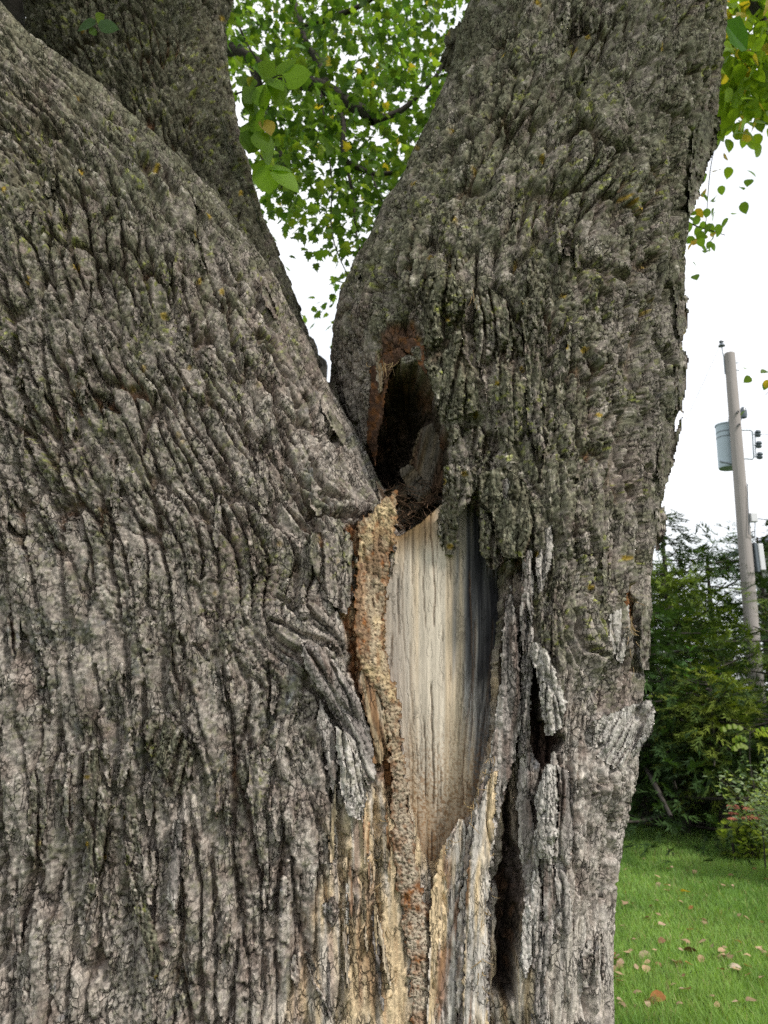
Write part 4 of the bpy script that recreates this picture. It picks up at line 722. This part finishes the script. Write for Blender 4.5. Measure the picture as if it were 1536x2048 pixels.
# the crown overhead, above the picture, that shades the upper stems
def crown():
    n = 1700; c = np.stack([rng.uniform(-5.0, 4.5, n), rng.uniform(-.9, 6.0, n), rng.uniform(4.2, 8.0, n)], 1)
    d = c-[0, 0, CAMZ]; el = d[:, 2]/np.maximum(np.hypot(d[:, 0], d[:, 1])*1.0, .1); u, v = proj(c); dep = d[:, 1]*CP+d[:, 2]*SP
    c = c[(dep < .2) | (v < -260) | (u < -500) | (u > 2100)]
    p = np.repeat(c, 6, 0)+rng.normal(size=(len(c)*6, 3))*.22; n = len(p); cols = C(.055,.14,.02)*(.7+.6*rng.random((n, 1)))
    scatter('crown', CROWNLEAF, p, rot_from(leafdirs(n, .5), rng.uniform(-.8, .8, n)), rng.uniform(.12, .2, n), cols, TREE, M_leaf, 0, stuff_name='crown')
crown()
# ------------------------------------------------------------------ fallen leaves
def fallen():
    mts = {}
    specs = [((1507-0,1382),'yellow','fallen yellow leaf lying alone on the lawn',.08,C(.62,.42,.06)),((1370,1925),'dark','dark brown curled leaf in the clump of fallen leaves on the lawn',.095,C(.10,.055,.035)),((1352,1950),'tan','pale tan leaf leaning on the dark curled leaf',.08,C(.50,.36,.25)),
             ((1287,1928),'tan','large pale leaf nearest the trunk on the lawn',.095,C(.55,.42,.30)),((1330,2020),'dark','brown cupped leaf with a yellow edge near the bottom of the picture',.095,C(.28,.12,.04)),((1297,2030),'tan','crumpled buff leaf beside the brown cupped leaf',.085,C(.50,.35,.24)),
             ((1457,1937),'tan','upright pinkish leaf on the right of the lawn',.08,C(.55,.40,.28)),((1475,1960),'tan','flat pale leaf just below the upright pinkish leaf',.08,C(.56,.44,.34)),((1380,2010),'tan','pink tan leaf standing on its edge near the bottom',.08,C(.52,.36,.26))]
    for (uv, kd, lab, s, c) in specs: c = c*(.75 if kd == 'tan' else 1); place(uv[0] if uv[0] != 1507 else 1365, uv[1] if uv[0] != 1507 else 1804, s, c, lab, None)
    tanL = 'small dry tan leaf scattered on the green lawn'; brL = 'small dark brown leaf scattered on the green lawn'
    for i in range(105):
        v = 1712+ (2040-1712)*rng.random()**.8; u = rng.uniform(1215, 1560)
        br = rng.random() < .18; c = (C(.20,.11,.06) if br else C(.40,.27,.165)*rng.uniform(.6, 1.15))
        w_ = 'far lawn near the hedge' if v < 1790 else 'middle of the lawn' if v < 1910 else 'near lawn beside the trunk' if u < 1330 else 'near lawn at the right'
        w2 = ('small dark brown' if br else 'small dry tan'); place(u, v, rng.uniform(.03, .065), c, w2+' leaf lying on the '+w_, w2[6:]+' leaves on the '+w_)
_lc = {}
def place(u, v, s, c, lab, grp):
    a = P(u, v, 1.0); d = a-np.array([0, 0, CAMZ]); t = CAMZ/-d[2]; q = np.array([0, 0, CAMZ])+d*t
    sh = rng.integers(0, 3); key = (int(sh), tuple(np.round(c*8)))
    if key not in _lc:
        V, F = (MAPLE if sh == 0 else ELM); V = V.copy(); V[:, 2] = V[:, 2]*1.0+.35*V[:, 1]**2*(1 if sh else -2)+.25*np.sin(V[:, 0]*5+sh)*.3
        _lc[key] = mesh_np('fallen_leaf', V, F, np.tile(c, (len(V), 1))*(.85+.3*rng.random((len(V), 1))), True); _lc[key].materials.append(M_dry)
    o = bpy.data.objects.new('fallen_leaf', _lc[key]); COL.objects.link(o); o.location = (q[0], q[1], float(terrain_z(q[0], q[1]))+.035); o.scale = (s, s, s)
    o.rotation_euler = (rng.normal()*.35, rng.normal()*.35, rng.uniform(0, 6.28)); tag(o, lab, 'leaf', grp)
M_dry = material('dry_leaf', .8, .25, 14, .2, 60, .004, spec=.2, transl=.12)
fallen()
# ------------------------------------------------------------------ conifers
def sprig_shape(k):
    "a drooping fan of scale-leaf twigs, unit length along +x"
    r = np.random.default_rng(k); V, F = [], []
    for i in range(26):
        a = r.uniform(-.9, .9); x0 = r.uniform(0, .7); L = r.uniform(.18, .38); w = r.uniform(.018, .034); el = r.uniform(-.5, .6)
        d = np.array([math.cos(a)*math.cos(el), math.sin(a)*math.cos(el), math.sin(el)]); s = np.cross(d, [0, .3, 1]); s /= np.linalg.norm(s)
        b = np.array([x0, .25*math.sin(a)*x0, -.12*x0*x0]); n = len(V)
        V += [b-s*w, b+s*w, b+d*L]; F.append((n, n+1, n+2))
    return np.array(V, F4), np.array(F)
SPR = [sprig_shape(i) for i in range(3)]
def cedar(x, y, H, rad, nb, ns, label, dark, light, group=None, seed=0, base=.25, pw=.8, ssz=.30, wob=.3):
    r = np.random.default_rng(seed); T = empty('cedar_tree', (x, y, 0), label, 'tree', group)
    pts = [(0, 0, -.1), (.05, .03, H*.3), (-.04, .05, H*.6), (.02, 0, H*.97)]; limb('trunk', pts, .05+.018*H, .015, T, Y='w')
    pos, dr, sc, cl = [], [], [], []; paths, rads = [], []
    for i in range(nb):
        h = base+(H-base)*((i+r.random())/nb)**.9; f = 1-(h-base)/(H-base); L = rad*(f**pw)*(1+wob*r.normal())+.12; L = max(L, .12); a = r.uniform(0, 6.283)
        t = np.linspace(0, 1, 5); up = r.uniform(-.05, .45); p = np.stack([np.cos(a)*t*L, np.sin(a)*t*L, h+up*L*t**1.6-.12*L*t], 1); paths.append(p); rads.append(.008+.012*L)
        m = max(4, int(ns*(.35+L/rad)/nb*1.0)); q = r.uniform(.25, 1.08, m)**.7
        pp_ = np.stack([np.interp(q, t, p[:, k]) for k in range(3)], 1); side = r.normal(size=(m, 3))*[.14, .14, .15]*(.5+L*.6)
        pos.append(pp_+side); d = np.stack([np.cos(a)+r.normal(size=m)*.55, np.sin(a)+r.normal(size=m)*.55, -.15+r.normal(size=m)*.45], 1); dr.append(d)
        sc.append(r.uniform(.6, 1.15, m)*ssz); k = np.clip(r.normal(.35, .3, m)+(.35 if r.random() < .3 else 0), 0, 1)[:, None]; cl.append(dark*(1-k)+light*k)
    pos, dr, sc, cl = map(np.concatenate, (pos, dr, sc, cl))
    o = strands('branches', paths, rads, [C(.05,.04,.03)]*len(paths), T, M_limb, 4); tag(o, kind='stuff')
    VV, FF, CC = [], [], []; b = 0; Rm = rot_from(dr, r.uniform(-.6, .6, len(dr)))
    for k in range(3):
        V, F = SPR[k]; ii = np.arange(k, len(pos), 3)
        VV.append((np.einsum('nij,vj->nvi', Rm[ii], V)*sc[ii][:, None, None]+pos[ii][:, None]).reshape(-1, 3)); FF.append((F[None]+(np.arange(len(ii))*len(V))[:, None, None]+b).reshape(-1, 3)); b += len(ii)*len(V); CC.append(np.repeat(cl[ii], len(V), 0))
    me = mesh_np('crown', np.concatenate(VV), np.concatenate(FF), np.concatenate(CC), False); tag(link('crown', me, T, M_leafn), kind='stuff')
DK, LT = C(.024,.050,.015), C(.15,.21,.026)
def gx(u, Y, z=1.65):
    "world x of a photo column at distance Y and height z"
    return (u-768)/FPX*(Y*CP+(z-CAMZ)*SP)
cedar(gx(1352, 13.0), 13.0, 4.9, 1.9, 70, 1500, 'tall dark cedar with a thin ragged pointed top', DK, C(.07,.12,.02), seed=1, pw=.75, ssz=.36)
cedar(gx(1350, 11.2), 11.2, 3.5, 1.15, 80, 2000, 'broad cedar with yellow-green tips in front of the tall one', DK, LT, seed=2, pw=.5, ssz=.34)
cedar(gx(1570, 11.0), 11.0, 3.1, .95, 26, 300, 'thin low cedar whose yellow-green fronds cross the utility pole', DK, LT, seed=3, pw=.5, ssz=.34)
cedar(gx(1440, 13.6), 13.6, 4.3, 2.2, 60, 1200, 'dark cedar behind the others, left of the pole', DK*.9, C(.05,.09,.02), seed=4, pw=.5, ssz=.40)
cedar(gx(1270, 10.4), 10.4, 3.0, 1.5, 60, 1300, 'low dark cedar close to the trunk edge', DK*.8, C(.05,.10,.02), seed=5, pw=.5, ssz=.32, base=.05)
cedar(gx(1418, 9.3), 9.3, 1.85, .5, 40, 560, 'small yellowish cedar in front of the hedge', C(.06,.10,.02), C(.20,.24,.03), seed=6, pw=.35, ssz=.26, base=.55)
cedar(gx(1340, 9.9), 9.9, 1.9, 1.3, 60, 1300, 'low dark spreading evergreen along the back of the lawn', DK*.7, C(.04,.085,.02), seed=7, pw=.3, ssz=.27, base=.03)
cedar(gx(1430, 9.8), 9.8, 1.6, 1.2, 60, 1200, 'low dark bush below the yellowish cedar', DK*.7, C(.045,.08,.02), seed=8, pw=.3, ssz=.27, base=.03)
cedar(gx(1550, 14.5), 14.5, 4.9, 2.2, 60, 1100, 'tall cedar far right behind the pole', DK*.8, C(.05,.09,.02), seed=9, pw=.5, ssz=.42)
cedar(gx(1180, 14.5), 14.5, 4.4, 2.2, 40, 420, 'cedar mostly hidden behind the old trunk', DK, C(.06,.11,.02), seed=10, pw=.5, ssz=.42)
# broadleaf sapling in the hedge
def bush(name, x, y, label, cat, stems, H, spread, nl, shape, size, c0, c1, seed, droop=.1, lowest=.15, stemcol=C(.10,.08,.05), r=.006):
    rg = np.random.default_rng(seed); B = empty(name, (x, y, 0), label, cat); paths, rads, pos, dr = [], [], [], []
    for i in range(stems):
        a = rg.uniform(0, 6.28); s = rg.uniform(.2, 1)*spread; h = H*rg.uniform(.6, 1); t = np.linspace(0, 1, 7); p = np.stack([np.cos(a)*s*t**1.3, np.sin(a)*s*t**1.3, h*t-.15*s*t**3], 1); p += rg.normal(size=p.shape)*.012; paths.append(p); rads.append(r)
        m = nl//stems; q = rg.uniform(lowest, 1.02, m); pos.append(np.stack([np.interp(q, t, p[:, k]) for k in range(3)], 1)+rg.normal(size=(m, 3))*.035); aa = rg.uniform(0, 6.28, m); dr.append(np.stack([np.cos(aa), np.sin(aa), .35-droop+.4*rg.normal(size=m)], 1))
    pos, dr = np.concatenate(pos), np.concatenate(dr); n = len(pos); tag(strands('stems', paths, rads, [stemcol]*stems, B, M_limb, 4), kind='stuff')
    k = rg.random((n, 1)); cols = c0*(1-k)+c1*k
    scatter('leaf', shape, pos, rot_from(dr, rg.uniform(-.8, .8, n)), rg.uniform(.7, 1.2, n)*size, cols, B, M_leaf, 0)
    return B
bush('maple_sapling', gx(1395, 10.1), 10.1, 'broad-leaved green sapling growing out of the cedars', 'sapling', 14, 2.35, .75, 420, MAPLE, .12, C(.05,.13,.03), C(.10,.20,.05), 21, lowest=.35)
bush('variegated_shrub', gx(1558, 7.3), 7.3, 'rounded shrub with small pale-edged leaves at the right edge of the lawn', 'shrub', 90, 1.12, .62, 5200, WILLOW, .058, C(.10,.17,.07), C(.34,.40,.24), 22, lowest=.12, r=.004)
def pinnate():
    x, y = gx(1505, 7.6), 7.75; B = empty('ash_seedling', (x, y, 0), 'tall thin seedling with yellow-green paired leaflets above the shrub', 'seedling')
    limb('stem', [(0, 0, 0), (.02, 0, .5), (-.02, .02, 1.0), (.01, 0, 1.34)], .008, .004, B, Y='w', sides=5); i = 0
    for a, L, z in ((.2, .26, 1.30), (3.0, .24, 1.33), (-.8, .22, 1.26), (2.2, .18, 1.22), (3.6, .2, 1.15)):
        pth = np.array([(0, 0, z), (math.cos(a)*L*.5, math.sin(a)*L*.3, z+.06), (math.cos(a)*L, math.sin(a)*L*.6, z+.02)])
        fr = limb('leaf_stalk', pth, .003, .002, B, Y='w', sides=4)
        for k in range(4):
            for sgn in (-1, 1):
                q = .3+.22*k; p = pth[0]*(1-q)+pth[2]*q+[0, 0, .05*math.sin(q*3)]; d = np.array([math.cos(a)*.5, sgn*.6, -.6])
                me = mesh_np('leaflet', *ELM, np.tile(C(.19,.24,.06) if (k+i) % 3 else C(.13,.20,.04), (len(ELM[0]), 1)), True); me.materials.append(M_leaf)
                o = bpy.data.objects.new('leaflet', me); COL.objects.link(o); o.parent = fr; M = Matrix(rot_from(np.array([d]), np.array([.9*sgn]))[0].tolist()).to_4x4() @ Matrix.Diagonal((.062, .062, .062, 1)); M.translation = Vector(p); o.matrix_local = M; i += 1
pinnate()
def sedum():
    x, y = gx(1468, 8.3), 8.3; B = empty('sedum_plant', (x, y, 0), 'clump of stonecrop with russet pink flower heads at the edge of the lawn', 'flower'); rg = np.random.default_rng(5)
    for i in range(17):
        a = rg.uniform(0, 6.28); s = rg.uniform(.03, .27); h = rg.uniform(.38, .56); top = np.array([math.cos(a)*s, math.sin(a)*s, h]); st = limb('flower_stem', [(top[0]*.3, top[1]*.3, 0), (top[0]*.7, top[1]*.7, h*.55), tuple(top)], .006, .004, B, mat=M_grass, Y='w', sides=5)
        n = 80; an = rg.uniform(0, 6.28, n); rr_ = np.sqrt(rg.random(n))*rg.uniform(.045, .065); c = np.stack([top[0]+np.cos(an)*rr_, top[1]+np.sin(an)*rr_, top[2]+.02-.2*rr_+rg.normal(size=n)*.004], 1)
        V = np.array([(0, 0, .008), (.008, 0, 0), (0, .008, 0), (-.008, 0, 0), (0, -.008, 0)], F4); F = np.array([(0, 1, 2), (0, 2, 3), (0, 3, 4), (0, 4, 1)])
        VV = (V[None]*rg.uniform(.7, 1.3, (n, 1, 1))+c[:, None]).reshape(-1, 3); FF = (F[None]+np.arange(n)[:, None, None]*5).reshape(-1, 3)
        k = rg.random((n, 1)); cc_ = np.repeat(C(.30,.075,.055)*(1-k)+C(.42,.20,.13)*k, 5, 0)*rg.uniform(.8, 1.2)
        link('flower_head', mesh_np('flower_head', VV, FF, cc_, False), B, M_grass)
    pos, dr = [], []
    for i in range(420):
        a = rg.uniform(0, 6.28); s = rg.uniform(0, .30); pos.append((math.cos(a)*s, math.sin(a)*s, rg.uniform(.03, .40))); dr.append((math.cos(a), math.sin(a), rg.uniform(.1, 1.2)))
    pos, dr = np.array(pos), np.array(dr); k = rg.random((420, 1)); scatter('foliage', ELM, pos, rot_from(dr, rg.uniform(-1, 1, 420)), rg.uniform(.05, .10, 420), C(.17,.24,.05)*(1-k)+C(.20,.25,.08)*k, B, M_leaf, 0)
sedum()
for (u, Yy, h, ln, lab) in ((1445, 9.0, .75, -.10, 'short bare grey stake leaning left behind the flowers'), (1478, 9.1, 1.35, -.08, 'taller bare thin stem right of the short stake')):
    B = empty('garden_stake', (gx(u, Yy), Yy, 0), lab, 'stake'); limb('stake_pole', [(0, 0, -.05), (ln*.4, 0, h*.5), (ln, 0, h)], .011, .007, B, Y='w', mat=material('stake_wood', .9, .3, 30, .3, 90, .003, color=(.22, .18, .14)), sides=6)
# ------------------------------------------------------------------ utility pole
M_pole = material('pole_wood', .9, .22, 14, .5, 60, .006, color=(.31, .28, .265), stretch=(1, 1, .08))
M_gal = material('galvanized_steel', .45, .12, 30, 0, color=(.22, .25, .27), metallic=.6)
M_tank = material('painted_tank', .45, .06, 3, 0, color=(.42, .50, .56), spec=.5)
M_dark = material('dark_porcelain', .35, .1, 20, 0, color=(.10, .12, .14), spec=.5)
def lathe(name, prof, parent, mat, axis0, axis1, seg=24):
    "prof: (distance along axis, radius)"
    a0 = np.array(axis0, float); d = np.array(axis1, float)-a0; d /= np.linalg.norm(d); e1 = np.cross(d, [0, 1, 0.01]); e1 /= np.linalg.norm(e1); e2 = np.cross(d, e1); k = np.arange(seg)*2*np.pi/seg
    V = np.concatenate([a0+d*h+r_*(np.cos(k)[:, None]*e1+np.sin(k)[:, None]*e2) for h, r_ in prof]); me = mesh_np(name, V, grid_faces(len(prof), seg, True)[:, ::-1], smooth=False)
    return link(name, me, parent, mat)
def rod(name, pts, r, parent, mat, sides=6): return strands(name, [np.array(pts, float)], [np.full(len(pts), r)], [C(.2,.2,.2)], parent, mat, sides)
def pole():
    Y = 17.0; top = P(1459, 707, Y); low = P(1528, 1560, Y); d = (low-top)/np.linalg.norm(low-top); base = top+d*((top[2]+.2)/-d[2])
    UP = empty('utility_pole', (base[0], Y, 0), 'weathered wooden utility pole rising above the cedars', 'utility pole'); off = np.array([base[0], Y, 0]); tp = top-off; bp = base-off; ax = -d; L = np.linalg.norm(tp-bp); sd_ = np.array([1, 0, 0]); fw = np.array([0, -1, 0])
    T = lambda h, x=0, f=0: tp-ax*h+sd_*x+fw*f
    px = Y/FPX*1.02
    lathe('shaft', [(-.9, .19), (0, .175), (L*.5, .15), (L-.02, .125), (L, .12), (L, .001)], UP, M_pole, bp, tp, 20)
    b = rod('pin_bracket', [T(.55, -.15), T(.1, -.15), T(-.05, -.17), T(-.22, -.18)], .014, UP, M_gal); lathe('insulator', [(0, .02), (0, .085), (.05, .06), (.06, .035), (.10, .035), (.11, .06), (.14, .05), (.15, .001)], UP, M_dark, T(-.2, -.18), T(-.5, -.18), 14)
    for h in (.25, .45): rod('bolt', [T(h, .1), T(h, .2)], .015, UP, M_gal)
    for h in (1.62, 1.95): rod('bolt', [T(h, 0, .14), T(h, 0, .20)], .03, UP, M_gal)
    # transformer can behind the pole, with lid, bushing, bands
    TR = empty('transformer', (0, 0, 0), 'pale blue-grey transformer can mounted behind the top of the utility pole', 'transformer'); TR.location = off
    c0, c1 = T(2.85, -.02, -.45), T(1.75, -.02, -.45); vz = np.array([0, 0, 1]); c1 = c0+(c1-c0)*1.0; R0 = .24
    h = np.linalg.norm(c1-c0)
    lathe('tank', [(0, .001), (0, R0*.96), (.03, R0), (h, R0)], TR, M_tank, c0, c1, 32); lathe('lid', [(h, R0+.015), (h+.03, R0+.015), (h+.07, R0*.6), (h+.08, .001)], TR, M_tank, c0, c1, 32)
    u_ = (c1-c0)/h; lb = c0+u_*(h+.05)+sd_*.13
    lathe('bushing', [(0, .045), (.02, .07), (.05, .04), (.07, .07), (.10, .04), (.12, .065), (.15, .035), (.17, .055), (.22, .02), (.24, .001)], TR, M_gal, lb, lb+u_, 14)
    for hh in (.70, .82): lathe('band', [(hh*h, R0+.006), (hh*h+.02, R0+.006)], TR, M_dark, c0, c1, 32)
    rod('hanger_arm', [c0+u_*.15-sd_*.26+fw*.1, c0+u_*.02-sd_*.02+fw*.3], .02, TR, M_gal)
    rod('hanger_arm', [c0+u_*(.76*h)+fw*R0, c0+u_*(.76*h)+fw*.36], .05, TR, M_gal)
    # surge arrester, bracket and cutouts to the right
    rod('arrester_arm', [T(2.0, .25, -.3), T(1.75, .26, -.3), T(1.62, .30, -.3), T(1.58, .36, -.3)], .014, UP, M_gal)
    lathe('arrester', [(0, .03), (.02, .075), (.10, .085), (.2, .08), (.27, .06), (.3, .03), (.3, .001)], UP, M_dark, T(1.60, .37, -.3), T(1.1, .38, -.3), 14)
    rod('bracket', [T(2.02, .12), T(2.02, .36), T(2.06, .40), T(2.72, .38), T(2.76, .34), T(2.74, .14)], .018, UP, M_gal)
    for hh in (2.12, 2.40, 2.68):
        rod('insulator_arm', [T(hh, .39), T(hh, .49)], .016, UP, M_gal); lathe('spool_insulator', [(0, .02), (0, .06), (.04, .075), (.07, .035), (.10, .075), (.15, .055), (.15, .001)], UP, M_dark, T(hh+.06, .52), T(hh-.3, .56), 12)
    rod('tie_rod', [T(2.06, .46), T(2.72, .43)], .012, UP, M_gal)
    # boxes lower on the pole
    def box(name, c, sx, sy, sz, mat, parent):
        V = np.array([(a*sx, b_*sy, c_*sz) for a in (-.5, .5) for b_ in (-.5, .5) for c_ in (-.5, .5)])+c; F = np.array([(0, 1, 3, 2), (4, 6, 7, 5), (0, 4, 5, 1), (2, 3, 7, 6), (0, 2, 6, 4), (1, 5, 7, 3)])
        o = link(name, mesh_np(name, V, F, smooth=False), parent, mat); bv = o.modifiers.new('bevel', 'BEVEL'); bv.width = .012; bv.segments = 2; return o
    ww = material('white_box', .5, .05, 5, 0, color=(.62, .62, .64))
    hb = 4.15+0.0; box('junction_box', T((1070-707)*px/1.0, .03+.16, .12), .16, .12, .22, ww, UP); box('meter_box', T((1150-707)*px*1.0, .30, .05), .12, .2, .62, ww, UP); box('meter_back', T((1150-707)*px, .20, .05), .07, .16, .7, M_dark, UP)
    rod('conduit', [T((1000-707)*px, .10, .15), T((1105-707)*px, .02, .19), T((1112-707)*px, .17, .14), T((1070-707)*px, .24, .1)], .010, UP, M_dark)
    rod('service_wire', [T((1070-707)*px, .25, .05), T((1074-707)*px, .8, .0), T((1072-707)*px, 2.2, .0)], .012, UP, M_dark)
    # line wires leaving the top insulator
    w0 = T(-.3, -.18)
    q = np.linspace(0, 1, 14)[:, None]
    o = strands('overhead_wire', [w0+(np.array([5.5, 26, 1.0])*q)-np.array([0, 0, 1])*(q*(1-q))*2.2, T(2.12, .58)+(np.array([14, -4, -.6])*q)-np.array([0, 0, 1])*(q*(1-q))*1.5], [np.full(14, .006)]*2, [C(.1,.1,.1)]*2, UP, M_dark, 4)
pole()
kk = 12.2/17.0
for r_ in [o for o in COL.objects if o.parent is None and o.name.split('.')[0] in ('utility_pole', 'transformer')]:
    x17 = r_.location.x; r_.location = (kk*x17, 12.2, 0)
    for o in r_.children: o.data.transform(Matrix.Translation((0, 0, CAMZ*(1-kk))) @ Matrix.Scale(kk, 4))
# house at the right edge, behind the cedars
def house():
    Y = 20; e = P(1519, 1072, Y); x0, z0 = e[0], e[2]; H = empty('house', (x0+.75, Y, 0), 'house whose dark blue-grey roof eave pokes in at the right edge', 'house')
    def prism(name, pts, y0, y1, mat):
        n = len(pts); V = np.array([(x, y0, z) for x, z in pts]+[(x, y1, z) for x, z in pts]); o = bpy.data.meshes.new(name); o.from_pydata(V.tolist(), [], [list(range(n))[::-1], [i+n for i in range(n)]]+[[i, (i+1) % n, (i+1) % n+n, i+n] for i in range(n)]); link(name, o, H, mat)
    ms = material('siding', .7, .08, 4, .1, 30, .003, color=(.30, .30, .29)); mr_ = material('shingle_roof', .9, .3, 12, .4, 40, .01, color=(.10, .115, .14)); mg = material('window_glass', .1, .02, 3, 0, color=(.05, .06, .07), spec=.8)
    prism('wall', [(.1, 0), (8.4, 0), (8.4, z0), (4.2, z0+1.9), (.1, z0)], 0, 2.2, ms)
    prism('roof', [(-.35, z0-.16), (4.25, z0+1.92), (8.9, z0-.16), (8.9, z0+.02), (4.25, z0+2.14), (-.35, z0+.02)], -.5, 2.5, mr_)
    prism('gutter', [(-.50, z0-.13), (-.36, z0-.13), (-.36, z0-.01), (-.50, z0-.01)], -.5, 2.5, material('gutter_metal', .5, .05, 5, 0, color=(.2, .23, .28)))
    for xx in (1.6, 5.6):
        prism('window', [(xx, 1.1), (xx+1.2, 1.1), (xx+1.2, 2.4), (xx, 2.4)], -.04, .0, mg)
house()
